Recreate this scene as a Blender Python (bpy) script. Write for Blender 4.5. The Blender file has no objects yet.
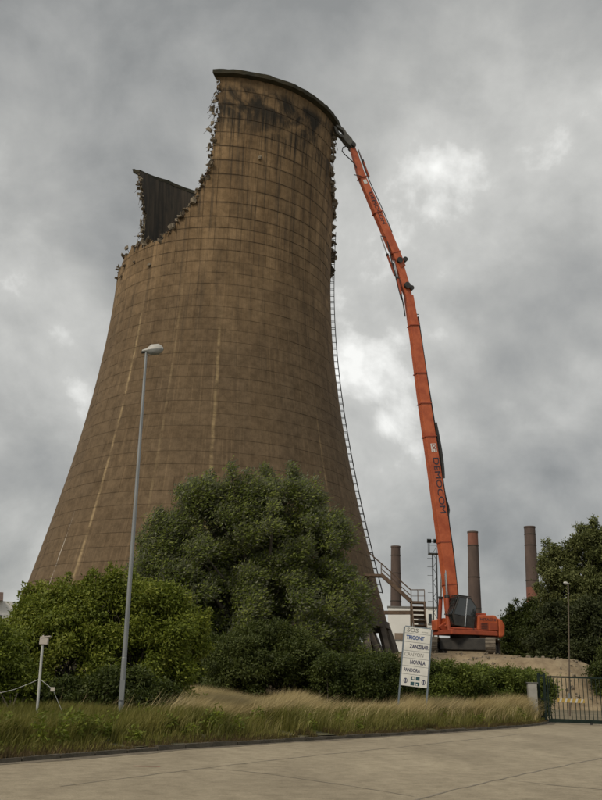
import bpy, math, random
import numpy as np
from mathutils import Vector, Matrix
random.seed(7); rng = np.random.default_rng(11)
S = bpy.context.scene
COL = S.collection
R_ = math.radians

# ------------------------------------------------------------------ camera
FPX, CX, CY = 880.0, 301.0, 400.0          # focal length and centre in photo pixels (602 x 800)
PITCH, ROLL, EYE = R_(17.6), R_(1.65), 1.65
cF = Vector((0, math.cos(PITCH), math.sin(PITCH)))
cR0 = Vector((1, 0, 0)); cU0 = cR0.cross(cF)
cR = math.cos(ROLL)*cR0 + math.sin(ROLL)*cU0
cU = -math.sin(ROLL)*cR0 + math.cos(ROLL)*cU0
cam = bpy.data.cameras.new('camera'); camo = bpy.data.objects.new('camera', cam); COL.objects.link(camo)
cam.sensor_fit = 'HORIZONTAL'; cam.sensor_width = 36.0; cam.lens = FPX/602*36.0
cam.clip_start = 0.1; cam.clip_end = 6000
M = Matrix((cR, cU, -cF)).transposed().to_4x4(); M.translation = (0, 0, EYE); camo.matrix_world = M
S.camera = camo

# ------------------------------------------------------------------ sky, sun, exposure
SUN_EL, SUN_AZ = R_(42), R_(-136)           # azimuth measured from +Y towards +X: behind the camera, to the left
W = bpy.data.worlds.new('World'); S.world = W; W.use_nodes = True
def build_world():
    nt = W.node_tree; n = nt.nodes; l = nt.links; n.clear()
    out = n.new('ShaderNodeOutputWorld'); bg = n.new('ShaderNodeBackground'); bg.inputs['Strength'].default_value = 0.1
    l.new(bg.outputs[0], out.inputs[0])
    sky = n.new('ShaderNodeTexSky'); sky.sky_type = 'NISHITA'; sky.sun_disc = False
    sky.sun_elevation = SUN_EL; sky.sun_rotation = SUN_AZ
    tc = n.new('ShaderNodeTexCoord'); sep = n.new('ShaderNodeSeparateXYZ'); l.new(tc.outputs['Generated'], sep.inputs[0])
    def mth(op, a, b=None, clamp=False):
        m = n.new('ShaderNodeMath'); m.operation = op; m.use_clamp = clamp
        for i, v in enumerate((a, b)):
            if v is None: continue
            if isinstance(v, (int, float)): m.inputs[i].default_value = v
            else: l.new(v, m.inputs[i])
        return m.outputs[0]
    z = mth('MAXIMUM', sep.outputs[2], 0.0); den = mth('ADD', mth('MULTIPLY', z, 0.55), 0.5)
    u = mth('DIVIDE', sep.outputs[0], den); v = mth('DIVIDE', sep.outputs[1], den)
    cmb = n.new('ShaderNodeCombineXYZ'); l.new(u, cmb.inputs[0]); l.new(v, cmb.inputs[1]); cmb.inputs[2].default_value = 3.7
    def noise(scale, detail, rough, dist, off):
        a = n.new('ShaderNodeVectorMath'); a.operation = 'ADD'; l.new(cmb.outputs[0], a.inputs[0]); a.inputs[1].default_value = off
        t = n.new('ShaderNodeTexNoise'); t.inputs['Scale'].default_value = scale; t.inputs['Detail'].default_value = detail
        t.inputs['Roughness'].default_value = rough; t.inputs['Distortion'].default_value = dist; l.new(a.outputs[0], t.inputs['Vector'])
        return t.outputs['Fac']
    big = noise(1.7, 4, 0.5, 0.2, (4.21, -11.17, 0)); mid = noise(4.2, 10, 0.58, 0.15, (-17.66, -8.99, 2))
    s = mth('ADD', mth('MULTIPLY', big, 0.66), mth('MULTIPLY', mid, 0.34))
    r = n.new('ShaderNodeValToRGB'); l.new(s, r.inputs[0]); e = r.color_ramp.elements
    e[0].position = 0.385; e[0].color = (0.235, 0.241, 0.238, 1)
    e[1].position = 0.595; e[1].color = (0.86, 0.86, 0.83, 1)
    for p, c in ((0.435, (0.305, 0.309, 0.302)), (0.49, (0.385, 0.387, 0.372)), (0.55, (0.51, 0.51, 0.488))):
        k = e.new(p); k.color = c + (1,)
    sc = n.new('ShaderNodeVectorMath'); sc.operation = 'SCALE'; l.new(r.outputs[0], sc.inputs[0])
    l.new(mth('ADD', 8.0, mth('MULTIPLY', z, 1.6)), sc.inputs['Scale'])       # an overcast sky is a little brighter overhead
    mx = n.new('ShaderNodeMix'); mx.data_type = 'RGBA'; mx.inputs[0].default_value = 0.96
    l.new(sky.outputs[0], mx.inputs[6]); l.new(sc.outputs[0], mx.inputs[7]); l.new(mx.outputs[2], bg.inputs[0])
build_world()
sun = bpy.data.lights.new('sun', 'SUN'); sun.energy = 1.5; sun.angle = R_(16); sun.color = (1.0, 0.88, 0.70)
suno = bpy.data.objects.new('sun', sun); COL.objects.link(suno)
sdir = Vector((math.sin(SUN_AZ)*math.cos(SUN_EL), math.cos(SUN_AZ)*math.cos(SUN_EL), math.sin(SUN_EL)))
suno.rotation_euler = sdir.to_track_quat('Z', 'Y').to_euler()
S.view_settings.view_transform = 'Standard'; S.view_settings.look = 'None'
S.view_settings.exposure = 0.42; S.view_settings.gamma = 1.0; S.view_settings.use_curve_mapping = False
S.render.engine = 'CYCLES'; S.render.resolution_x = 771; S.render.resolution_y = 1024

# ------------------------------------------------------------------ pixel -> place
def ray(px, py): return cF + cR*((px-CX)/FPX) - cU*((py-CY)/FPX)
def at(px, py, D):                       # D = horizontal distance from the camera
    d = ray(px, py); return Vector((0, 0, EYE)) + d*(D/math.hypot(d.x, d.y))
def on_ground(px, py, z=0.0):
    d = ray(px, py); return Vector((0, 0, EYE)) + d*((z-EYE)/d.z)
def gx(px, D, py=690):                   # ground point under a pixel column
    p = at(px, py, D); return Vector((p.x, p.y, 0))

# ------------------------------------------------------------------ materials
def new_mat(name):
    m = bpy.data.materials.new(name); m.use_nodes = True; nt = m.node_tree
    return m, nt, nt.nodes, nt.links, nt.nodes['Principled BSDF']
def mat(name, c1, c2=None, scale=3.0, rough=0.8, metal=0.0, bump=0.0, bscale=None, stretch=(1, 1, 1), detail=6, spec=0.5, lo=0.35, hi=0.65):
    m, nt, n, l, b = new_mat(name)
    b.inputs['Roughness'].default_value = rough; b.inputs['Metallic'].default_value = metal
    b.inputs['Specular IOR Level'].default_value = spec
    tc = n.new('ShaderNodeTexCoord'); mp = n.new('ShaderNodeMapping'); mp.inputs['Scale'].default_value = stretch
    l.new(tc.outputs['Object'], mp.inputs[0])
    t = n.new('ShaderNodeTexNoise'); t.inputs['Scale'].default_value = scale; t.inputs['Detail'].default_value = detail; t.inputs['Roughness'].default_value = 0.6
    l.new(mp.outputs[0], t.inputs['Vector'])
    r = n.new('ShaderNodeValToRGB'); r.color_ramp.elements[0].position = lo; r.color_ramp.elements[1].position = hi
    r.color_ramp.elements[0].color = tuple(c1)+(1,); r.color_ramp.elements[1].color = tuple(c2 or [x*1.25 for x in c1])+(1,)
    l.new(t.outputs['Fac'], r.inputs[0]); l.new(r.outputs[0], b.inputs['Base Color'])
    if bump:
        t2 = n.new('ShaderNodeTexNoise'); t2.inputs['Scale'].default_value = bscale or scale*6; t2.inputs['Detail'].default_value = 5
        l.new(mp.outputs[0], t2.inputs['Vector'])
        bp = n.new('ShaderNodeBump'); bp.inputs['Strength'].default_value = bump; bp.inputs['Distance'].default_value = 0.05
        l.new(t2.outputs['Fac'], bp.inputs['Height']); l.new(bp.outputs[0], b.inputs['Normal'])
    return m
def leaf_mat(name, under=None, trans=0.35):
    """per-leaf colour comes from the attribute 'col'; leaves may have a paler underside"""
    m, nt, n, l, b = new_mat(name)
    a = n.new('ShaderNodeAttribute'); a.attribute_name = 'col'; colr = a.outputs['Color']
    if under:
        g = n.new('ShaderNodeNewGeometry'); mx = n.new('ShaderNodeMix'); mx.data_type = 'RGBA'
        l.new(g.outputs['Backfacing'], mx.inputs[0]); l.new(colr, mx.inputs[6]); mx.inputs[7].default_value = tuple(under)+(1,); colr = mx.outputs[2]
    l.new(colr, b.inputs['Base Color']); b.inputs['Roughness'].default_value = 0.55; b.inputs['Specular IOR Level'].default_value = 0.3
    tr = n.new('ShaderNodeBsdfTranslucent'); l.new(colr, tr.inputs['Color'])
    ms = n.new('ShaderNodeMixShader'); ms.inputs[0].default_value = trans
    l.new(b.outputs[0], ms.inputs[1]); l.new(tr.outputs[0], ms.inputs[2]); l.new(ms.outputs[0], n['Material Output'].inputs[0])
    return m

# ------------------------------------------------------------------ mesh collecting
def link(name, me, material, parent=None):
    o = bpy.data.objects.new(name, me); COL.objects.link(o)
    if material is not None and not me.materials: me.materials.append(material)
    if parent is not None: o.parent = parent
    return o
def tag(o, label=None, cat=None, group=None, kind=None):
    for k, v in (('label', label), ('category', cat), ('group', group), ('kind', kind)):
        if v: o[k] = v
    return o
def empty(name, loc=(0, 0, 0), rz=0.0, label=None, cat=None, group=None):
    o = bpy.data.objects.new(name, None); COL.objects.link(o); o.empty_display_size = 0.2
    o.location = loc; o.rotation_euler = (0, 0, rz); return tag(o, label, cat, group)
class MB:
    def __init__(s): s.v = []; s.f = []
    def add(s, vs, fs):
        k = len(s.v); s.v += [tuple(v) for v in vs]; s.f += [tuple(i+k for i in f) for f in fs]; return s
    def box(s, c, size, rot=None, taper=(1, 1)):
        x, y, z = [a/2 for a in size]; vs = []
        for dz in (-1, 1):
            t = taper if dz > 0 else (1, 1)
            for dx, dy in ((-1, -1), (1, -1), (1, 1), (-1, 1)):
                p = Vector((dx*x*t[0], dy*y*t[1], dz*z))
                if rot is not None: p = rot @ p
                vs.append(p+Vector(c))
        return s.add(vs, [(3, 2, 1, 0), (4, 5, 6, 7), (0, 1, 5, 4), (1, 2, 6, 5), (2, 3, 7, 6), (3, 0, 4, 7)])
    def bar(s, a, b, w, h=None, up=(0, 0, 1)):            # rectangular bar from a to b
        a, b = Vector(a), Vector(b); d = b-a; L = d.length
        if L < 1e-6: return s
        d /= L; u = Vector(up)
        if abs(d.dot(u)) > 0.98: u = Vector((1, 0, 0))
        sx = d.cross(u).normalized(); uy = sx.cross(d).normalized()
        return s.box((a+b)/2, (w, h or w, L), Matrix((sx, uy, d)).transposed() if True else None)
    def tube(s, path, r, n=8, cap=True):
        path = [Vector(p) for p in path]; k = len(path)
        rs = r if isinstance(r, (list, tuple)) else [r]*k
        vs = []; prev = None
        for i, p in enumerate(path):
            d = (path[min(i+1, k-1)]-path[max(i-1, 0)]).normalized()
            if prev is None:
                ref = Vector((0, 0, 1)) if abs(d.z) < 0.9 else Vector((1, 0, 0)); sx = d.cross(ref).normalized()
            else:
                sx = (prev - d*prev.dot(d)).normalized()
            prev = sx; sy = d.cross(sx)
            for j in range(n):
                a = 2*math.pi*j/n; vs.append(p + (sx*math.cos(a)+sy*math.sin(a))*rs[i])
        fs = []
        for i in range(k-1):
            for j in range(n):
                j2 = (j+1) % n; fs.append((i*n+j, i*n+j2, (i+1)*n+j2, (i+1)*n+j))
        if cap: fs.append(tuple(range(n))[::-1]); fs.append(tuple(range((k-1)*n, k*n)))
        return s.add(vs, fs)
    def prism(s, poly, a, b):                              # polygon list of 3d points, extruded along vector
        n = len(poly); off = Vector(b)
        vs = [Vector(p)+Vector(a) for p in poly]; vs += [v+off for v in vs]
        fs = [tuple(range(n))[::-1], tuple(range(n, 2*n))] + [(i, (i+1) % n, n+(i+1) % n, n+i) for i in range(n)]
        return s.add(vs, fs)
    def lathe(s, prof, n=24, c=(0, 0, 0), a0=0, a1=2*math.pi):
        full = abs(a1-a0-2*math.pi) < 1e-6; m = n if full else n+1; vs = []
        for i in range(m):
            a = a0+(a1-a0)*i/n
            for r, z in prof: vs.append((c[0]+r*math.cos(a), c[1]+r*math.sin(a), c[2]+z))
        k = len(prof); fs = []
        for i in range(n):
            i2 = (i+1) % m
            for j in range(k-1): fs.append((i*k+j, i2*k+j, i2*k+j+1, i*k+j+1))
        return s.add(vs, fs)
    def mesh(s, name, smooth=False):
        me = bpy.data.meshes.new(name); me.from_pydata(s.v, [], s.f); me.update()
        if smooth: me.polygons.foreach_set('use_smooth', [True]*len(me.polygons))
        return me
    def build(s, name, material, parent=None, smooth=False, bevel=0.0):
        o = link(name, s.mesh(name, smooth), material, parent)
        if bevel:
            b = o.modifiers.new('bevel', 'BEVEL'); b.width = bevel; b.segments = 2; b.limit_method = 'ANGLE'; b.angle_limit = R_(40)
        return o
def np_mesh(name, V, faces, col=None, smooth=False):
    """V (n,3); faces (m,k) int array, all faces of k corners; col (n,3) colour attribute"""
    me = bpy.data.meshes.new(name); m, k = faces.shape
    me.vertices.add(len(V)); me.vertices.foreach_set('co', np.ascontiguousarray(V, dtype=np.float32).ravel())
    me.loops.add(m*k); me.loops.foreach_set('vertex_index', np.ascontiguousarray(faces, dtype=np.int32).ravel())
    me.polygons.add(m); me.polygons.foreach_set('loop_start', np.arange(0, m*k, k, dtype=np.int32))
    me.update(calc_edges=True)
    if smooth: me.polygons.foreach_set('use_smooth', np.ones(m, dtype=bool))
    if col is not None:
        a = me.color_attributes.new('col', 'FLOAT_COLOR', 'POINT')
        a.data.foreach_set('color', np.concatenate([col, np.ones((len(col), 1))], 1).astype(np.float32).ravel())
    return me
def text_mesh(body, size, depth=0.01, stretch=1.0, bold=0.0):
    c = bpy.data.curves.new('lettering', 'FONT'); c.body = body; c.size = size; c.extrude = depth; c.offset = bold
    c.align_x = 'CENTER'; c.align_y = 'CENTER'; c.resolution_u = 3
    o = bpy.data.objects.new('lettering', c); COL.objects.link(o)
    dg = bpy.context.evaluated_depsgraph_get(); me = bpy.data.meshes.new_from_object(o.evaluated_get(dg))
    bpy.data.objects.remove(o); bpy.data.curves.remove(c)
    if stretch != 1.0:
        for v in me.vertices: v.co.x *= stretch
    return me
def vnoise1(x, seed):                                     # smooth 1-d value noise, -1..1
    i = np.floor(x).astype(int); f = x-i; f = f*f*(3-2*f)
    h = lambda k: ((np.sin((k+seed*17.13)*127.1)*43758.5453) % 1)*2-1
    return h(i)*(1-f)+h(i+1)*f
def vnoise2(x, y, seed=0):
    i = np.floor(x).astype(int); j = np.floor(y).astype(int); fx = x-i; fy = y-j
    fx = fx*fx*(3-2*fx); fy = fy*fy*(3-2*fy)
    h = lambda a, b: ((np.sin(a*127.1+b*311.7+seed*74.7)*43758.5453) % 1)*2-1
    return (h(i, j)*(1-fx)+h(i+1, j)*fx)*(1-fy)+(h(i, j+1)*(1-fx)+h(i+1, j+1)*fx)*fy

# ================================================================== THE SETTING
# kerb line, from the photograph's road edge
KP = np.array([(-30.0, -24.0), (-18.5, -4.5), (-11.2, 8.0), (-5.35, 17.9), (-2.35, 22.7), (0.4, 26.5), (4.05, 31.3), (7.4, 35.9), (10.7, 41.0), (12.3, 44.6), (13.0, 48.0)])
def resample(P, step):
    out = []
    for i in range(len(P)-1):                              # Catmull-Rom
        p0, p1, p2, p3 = P[max(i-1, 0)], P[i], P[i+1], P[min(i+2, len(P)-1)]
        for t in np.linspace(0, 1, 40, endpoint=False):
            out.append(0.5*((2*p1)+(-p0+p2)*t+(2*p0-5*p1+4*p2-p3)*t*t+(-p0+3*p1-3*p2+p3)*t**3))
    out.append(P[-1]); out = np.array(out)
    s = np.concatenate([[0], np.cumsum(np.hypot(*np.diff(out, axis=0).T))])
    q = np.arange(0, s[-1], step); return np.stack([np.interp(q, s, out[:, 0]), np.interp(q, s, out[:, 1])], 1)
KL = resample(KP, 1.0)
def kerb_at(s):                                           # arc length -> point, left normal
    i = np.clip(np.asarray(s), 0, len(KL)-1.001); k = i.astype(int) if hasattr(i, 'astype') else int(i); f = i-k
    p = KL[k]*(1-f)[..., None]+KL[k+1]*f[..., None] if hasattr(f, 'shape') and f.shape else KL[k]*(1-f)+KL[k+1]*f
    d = KL[k+1]-KL[k]; d = d/np.linalg.norm(d, axis=-1, keepdims=True)
    return p, np.stack([-d[..., 1], d[..., 0]], -1)
m_ground = mat('dry_earth_and_weeds', (0.10, 0.085, 0.05), (0.19, 0.155, 0.095), 0.25, 0.95, bump=0.5, bscale=4)
def ground_sheet():
    n = 60; r = np.concatenate([np.linspace(0, 140, 36), np.geomspace(150, 4500, 24)]); th = np.linspace(0, 2*np.pi, 73)[:-1]
    V = []
    for i, rr in enumerate(r):
        for t in th:
            V.append((rr*math.cos(t), rr*math.sin(t)+20, -0.006))
    V = np.array(V); F = []
    for i in range(len(r)-1):
        for j in range(72): F.append((i*72+j, (i+1)*72+j, (i+1)*72+(j+1) % 72, i*72+(j+1) % 72))
    o = link('ground', np_mesh('ground', V, np.array(F)), m_ground); tag(o, kind='structure')
ground_sheet()
# road: old grey-beige concrete
def road_material():
    m, nt, n, l, b = new_mat('worn_road_concrete')
    tc = n.new('ShaderNodeTexCoord')
    def nz(sc, det, ro=0.6, st=(1, 1, 1)):
        mp = n.new('ShaderNodeMapping'); mp.inputs['Scale'].default_value = st; mp.inputs['Rotation'].default_value = (0, 0, R_(-35)); l.new(tc.outputs['Object'], mp.inputs[0])
        t = n.new('ShaderNodeTexNoise'); t.inputs['Scale'].default_value = sc; t.inputs['Detail'].default_value = det; t.inputs['Roughness'].default_value = ro
        l.new(mp.outputs[0], t.inputs['Vector']); return t.outputs['Fac']
    a = nz(0.35, 6, 0.6, (1, 0.35, 1)); c = nz(2.6, 9, 0.78); d = nz(34, 5, 0.85)
    r1 = n.new('ShaderNodeValToRGB'); l.new(a, r1.inputs[0]); e = r1.color_ramp.elements
    e[0].position = 0.3; e[0].color = (0.27, 0.228, 0.160, 1); e[1].position = 0.7; e[1].color = (0.43, 0.37, 0.265, 1)
    mx = n.new('ShaderNodeMix'); mx.data_type = 'RGBA'; mx.blend_type = 'MULTIPLY'; mx.inputs[0].default_value = 0.8
    r2 = n.new('ShaderNodeValToRGB'); l.new(c, r2.inputs[0]); r2.color_ramp.elements[0].position = 0.34; r2.color_ramp.elements[0].color = (0.58, 0.565, 0.53, 1); r2.color_ramp.elements[1].position = 0.58
    l.new(r1.outputs[0], mx.inputs[6]); l.new(r2.outputs[0], mx.inputs[7])
    mx2 = n.new('ShaderNodeMix'); mx2.data_type = 'RGBA'; mx2.blend_type = 'MULTIPLY'; mx2.inputs[0].default_value = 0.55
    r3 = n.new('ShaderNodeValToRGB'); l.new(d, r3.inputs[0]); r3.color_ramp.elements[0].position = 0.35; r3.color_ramp.elements[0].color = (0.34, 0.33, 0.31, 1); r3.color_ramp.elements[1].position = 0.55
    l.new(mx.outputs[2], mx2.inputs[6]); l.new(r3.outputs[0], mx2.inputs[7]); l.new(mx2.outputs[2], b.inputs['Base Color'])
    b.inputs['Roughness'].default_value = 0.85; b.inputs['Specular IOR Level'].default_value = 0.3
    bp = n.new('ShaderNodeBump'); bp.inputs['Strength'].default_value = 0.35; bp.inputs['Distance'].default_value = 0.01
    l.new(d, bp.inputs['Height']); l.new(bp.outputs[0], b.inputs['Normal'])
    return m
m_road = road_material()
rp = MB(); nk = len(KL); rv = [tuple(p)+(0.0,) for p in KL]+[(13.2, 50.0, 0)]+[(60.0, p[1], 0.0) for p in KL]+[(60.0, 50.0, 0)]
rp.add(rv, [(i, nk+1+i, nk+2+i, i+1) for i in range(nk)])
road = rp.build('road', m_road); tag(road, kind='structure')
m_joint = mat('tar_joint', (0.13, 0.112, 0.085), (0.24, 0.208, 0.16), 5, 0.9)
def joint(pts, w, name='slab_joint'):
    P = resample(np.array(pts, float), 0.35); mb = MB(); n = len(P); vs = []
    for i, p in enumerate(P):
        d = P[min(i+1, n-1)]-P[max(i-1, 0)]; d /= np.linalg.norm(d); nn = np.array((-d[1], d[0]))
        wob = 0.03*random.uniform(-1, 1); ww = w*random.uniform(0.35, 1.1)
        for s_ in (-1, 1): q = p+nn*(s_*ww/2+wob); vs.append((q[0], q[1], 0.004))
    mb.add(vs, [(2*i, 2*i+1, 2*i+3, 2*i+2) for i in range(n-1)]); mb.build(name, m_joint, road)
g = lambda x, y: tuple(on_ground(x, y))[:2]
joint([g(360, 815), g(430, 796), g(505, 778), g(602, 758), g(680, 744)], 0.06)
joint([g(60, 786), g(180, 771), g(300, 757), g(420, 745), g(520, 734)], 0.05)
joint([g(500, 779), g(545, 784), g(640, 793)], 0.05)
joint([g(210, 768), g(260, 773), g(330, 783), g(420, 797)], 0.035, 'crack')
m_pink = mat('pink_survey_paint', (0.45, 0.17, 0.12), (0.30, 0.22, 0.16), 9, 0.9)
pm = MB(); q0 = on_ground(133, 766); q1 = on_ground(160, 766.5)
dd = (q1-q0); pv = []
for i in range(9):
    p = q0+dd*(i/8); w_ = 0.035+0.03*random.random(); pv += [(p.x-0.2*w_, p.y+w_, 0.0045), (p.x+0.2*w_, p.y-w_, 0.0045)]
pm.add(pv, [(2*i, 2*i+1, 2*i+3, 2*i+2) for i in range(8)]); pm.build('paint_mark', m_pink, road)
# kerb of single stones
m_kerb = mat('mossy_kerb_stone', (0.06, 0.052, 0.036), (0.13, 0.112, 0.082), 2.2, 0.9, bump=0.6, bscale=14)
kerb = empty('kerb'); tag(kerb, kind='structure')
ks = MB(); ks.box((0, 0, 0.03), (0.965, 0.16, 0.19)); ks_me = ks.mesh('kerb_stone'); ks_me.materials.append(m_kerb)
for i in range(len(KL)-1):
    a, b = KL[i], KL[i+1]; d = b-a; an = math.atan2(d[1], d[0]); c = (a+b)/2+np.array((-d[1], d[0]))*0.082
    o = link('kerb_stone', ks_me, None, kerb)
    o.location = (c[0], c[1], random.uniform(-0.055, -0.015)); o.rotation_euler = (random.uniform(-.05, .05), random.uniform(-.012, .012), an+random.uniform(-.012, .012))
# verge: raised strip behind the kerb
m_verge = mat('verge_soil', (0.05, 0.05, 0.022), (0.12, 0.105, 0.05), 1.3, 0.95, bump=0.7, bscale=9)
def verge_z(s, a):
    return 0.09+0.10*np.clip(a/1.2, 0, 1)+0.10*vnoise2(s*0.5, a*0.5, 3)*np.clip(a/1.5, 0, 1)
def verge():
    s = np.arange(0, len(KL)-1.5, 0.5); a = np.concatenate([np.linspace(0.165, 2, 8), np.linspace(2.5, 14, 24)])
    P, N = kerb_at(s); V = []
    for i in range(len(s)):
        for aa in a: V.append((P[i, 0]+N[i, 0]*aa, P[i, 1]+N[i, 1]*aa, float(verge_z(s[i], aa))))
    na = len(a); F = [(i*na+j, (i+1)*na+j, (i+1)*na+j+1, i*na+j+1) for i in range(len(s)-1) for j in range(na-1)]
    o = link('verge', np_mesh('verge', np.array(V), np.array(F), smooth=True), m_verge); tag(o, kind='structure')
verge()

# ================================================================== COOLING TOWER
AX, AY = -9.02, 91.557
TA0 = math.atan2(-AY, -AX)
Z0, Z1, NP, SUB = 7.0, 62.4, 56, 6
ZM, NLO, NHI = 46.2, 31, 10                                # lower lifts are shallower than the upper ones
RLO, RHI = (ZM-Z0)/NLO, (Z1-ZM)/NHI; NR = NLO+NHI; RH = RLO
ZR = np.concatenate([np.linspace(Z0, ZM, NLO+1), np.linspace(ZM, Z1, NHI+1)[1:]])
def Rz(z):
    dz = z-45.478; return np.sqrt(11.978**2+(np.where(dz < 0, .3612, .2733)*dz)**2)
def tower_material(inner=False):
    m, nt, n, l, b = new_mat('tower_inner_concrete' if inner else 'tower_concrete')
    tc = n.new('ShaderNodeTexCoord'); sep = n.new('ShaderNodeSeparateXYZ'); l.new(tc.outputs['Object'], sep.inputs[0])
    def mth(op, a, b_=None, c_=None, clamp=False):
        q = n.new('ShaderNodeMath'); q.operation = op; q.use_clamp = clamp
        for i, v in enumerate((a, b_, c_)):
            if v is None: continue
            if isinstance(v, (int, float)): q.inputs[i].default_value = v
            else: l.new(v, q.inputs[i])
        return q.outputs[0]
    z = sep.outputs[2]; th = mth('ARCTAN2', sep.outputs[1], sep.outputs[0])
    def vec(ks, kz, off=0.0):
        c = n.new('ShaderNodeCombineXYZ'); l.new(mth('MULTIPLY', th, ks), c.inputs[0]); l.new(mth('MULTIPLY', z, kz), c.inputs[1]); c.inputs[2].default_value = off; return c.outputs[0]
    def nz(v, sc, det, ro=0.6, dist=0.0):
        t = n.new('ShaderNodeTexNoise'); t.inputs['Scale'].default_value = sc; t.inputs['Detail'].default_value = det; t.inputs['Roughness'].default_value = ro; t.inputs['Distortion'].default_value = dist
        l.new(v, t.inputs['Vector']); return t.outputs['Fac']
    def rng_(x, lo, hi):
        q = n.new('ShaderNodeMapRange'); q.interpolation_type = 'SMOOTHSTEP'; q.inputs[1].default_value = lo; q.inputs[2].default_value = hi; l.new(x, q.inputs[0]); return q.outputs[0]
    def mix(f, a, c, mode='MIX'):
        q = n.new('ShaderNodeMix'); q.data_type = 'RGBA'; q.blend_type = mode
        if isinstance(f, float): q.inputs[0].default_value = f
        else: l.new(f, q.inputs[0])
        for i, v in ((6, a), (7, c)):
            if isinstance(v, tuple): q.inputs[i].default_value = v+(1,)
            else: l.new(v, q.inputs[i])
        return q.outputs[2]
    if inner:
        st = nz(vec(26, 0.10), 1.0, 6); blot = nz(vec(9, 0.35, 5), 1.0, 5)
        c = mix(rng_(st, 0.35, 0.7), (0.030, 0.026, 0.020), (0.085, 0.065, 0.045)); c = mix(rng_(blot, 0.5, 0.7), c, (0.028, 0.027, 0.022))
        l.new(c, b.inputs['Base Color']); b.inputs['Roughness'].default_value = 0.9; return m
    cell = n.new('ShaderNodeCombineXYZ')
    l.new(mth('FLOOR', mth('MULTIPLY', th, NP/(2*math.pi))), cell.inputs[0]); isup = mth('GREATER_THAN', z, ZM); lift = mth('DIVIDE', mth('SUBTRACT', z, ZM), mth('ADD', RLO, mth('MULTIPLY', isup, RHI-RLO)))
    l.new(mth('FLOOR', lift), cell.inputs[1])
    wn = n.new('ShaderNodeTexWhiteNoise'); wn.noise_dimensions = '2D'; l.new(cell.outputs[0], wn.inputs['Vector'])
    c = mix(rng_(nz(vec(5, 0.13, 2), 1.0, 6), 0.3, 0.7), (0.20, 0.132, 0.071), (0.335, 0.228, 0.125))      # tan concrete
    up = rng_(mth('ADD', z, mth('MULTIPLY', nz(vec(4, 0.15, 9), 1.0, 4), 16)), 34.0, 60.0)
    c = mix(up, mix(0.72, c, (0.098, 0.075, 0.052)), c)                                                    # older, browner lower lifts
    c = mix(mth('MULTIPLY', rng_(wn.outputs['Value'], 0.0, 1.0), 0.48), c, (0.125, 0.086, 0.050))              # lift by lift, panel by panel
    st = nz(vec(34, 0.07, 1), 1.0, 5, 0.65); st2 = nz(vec(80, 0.12, 3), 1.0, 4)
    c = mix(mth('MULTIPLY', rng_(st, 0.46, 0.72), mth('MULTIPLY', rng_(z, 16.0, 52.0), 0.85)), c, (0.060, 0.048, 0.036))      # run-off streaks
    c = mix(mth('MULTIPLY', rng_(st2, 0.5, 0.75), 0.35), c, (0.31, 0.22, 0.13))                               # lime
    soot = mth('MULTIPLY', rng_(mth('ADD', z, mth('MULTIPLY', st, 13.0)), 60.2, 65.5), mth('MULTIPLY', rng_(nz(vec(4.5, 0.30, 4.7), 1.0, 5, 0.6, 0.6), 0.38, 0.56), 0.95))
    soot = mth('MULTIPLY', soot, mth('SUBTRACT', 1.0, mth('MULTIPLY', rng_(z, 60.9, 61.8), 0.75)))
    c = mix(soot, c, (0.030, 0.028, 0.024))                                                                # algae under the rim
    fz = mth('FRACT', mth('ADD', lift, 100.0)); jd = mth('MINIMUM', fz, mth('SUBTRACT', 1.0, fz))   # grime caught on the lift joints
    jn = nz(vec(7, 1.3, 6), 1.0, 5, 0.7); jm = mth('MULTIPLY', mth('SUBTRACT', 1.0, rng_(jd, 0.01, 0.13)), mth('MULTIPLY', rng_(jn, 0.33, 0.62), mth('ADD', 0.16, mth('MULTIPLY', rng_(z, 34.0, 50.0), 0.42))))
    c = mix(jm, c, (0.052, 0.040, 0.029))
    stripe_br = nz(vec(3, 0.5, 8), 1.0, 5, 0.7)
    for (t0, w, zlo, zhi, col, amt) in ((-1.2, 0.55, 5, 38, (0.36, 0.27, 0.15), 0.75), (-40.6, 0.5, 4, 40, (0.37, 0.28, 0.16), 0.8),
                                        (44.2, 0.35, 6, 30, (0.36, 0.26, 0.14), 0.6), (-51.2, 0.22, 7, 17, (0.62, 0.58, 0.52), 0.95), (-20.0, 0.4, 24, 44, (0.34, 0.26, 0.15), 0.35)):
        wob = mth('ADD', th, mth('MULTIPLY', mth('SUBTRACT', nz(vec(0, 0.4, t0), 1.0, 3), 0.5), 0.02))
        dist = mth('ABSOLUTE', mth('SUBTRACT', wob, R_(t0)))
        k = mth('MULTIPLY', mth('SUBTRACT', 1.0, rng_(dist, R_(w*0.35), R_(w*1.6))), mth('MULTIPLY', rng_(z, zhi, zhi-8.0), rng_(stripe_br, 0.36, 0.58)))
        c = mix(mth('MULTIPLY', k, amt), c, col)
    fine = nz(tc.outputs['Object'], 1.3, 9, 0.75); c = mix(0.65, c, mix(rng_(fine, 0.3, 0.7), (0.5, 0.49, 0.46), (1.22, 1.22, 1.22)), 'MULTIPLY')
    l.new(c, b.inputs['Base Color']); b.inputs['Roughness'].default_value = 0.92; b.inputs['Specular IOR Level'].default_value = 0.2
    bp = n.new('ShaderNodeBump'); bp.inputs['Strength'].default_value = 0.5; bp.inputs['Distance'].default_value = 0.06; l.new(fine, bp.inputs['Height']); l.new(bp.outputs[0], b.inputs['Normal'])
    return m
m_tower, m_inner = tower_material(), tower_material(True)
m_core = mat('joint_concrete', (0.125, 0.096, 0.066), (0.185, 0.142, 0.096), 1.5, 0.95)
m_break = mat('fresh_broken_concrete', (0.085, 0.07, 0.05), (0.25, 0.21, 0.155), 2.5, 0.95, bump=0.6, bscale=9)
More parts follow.
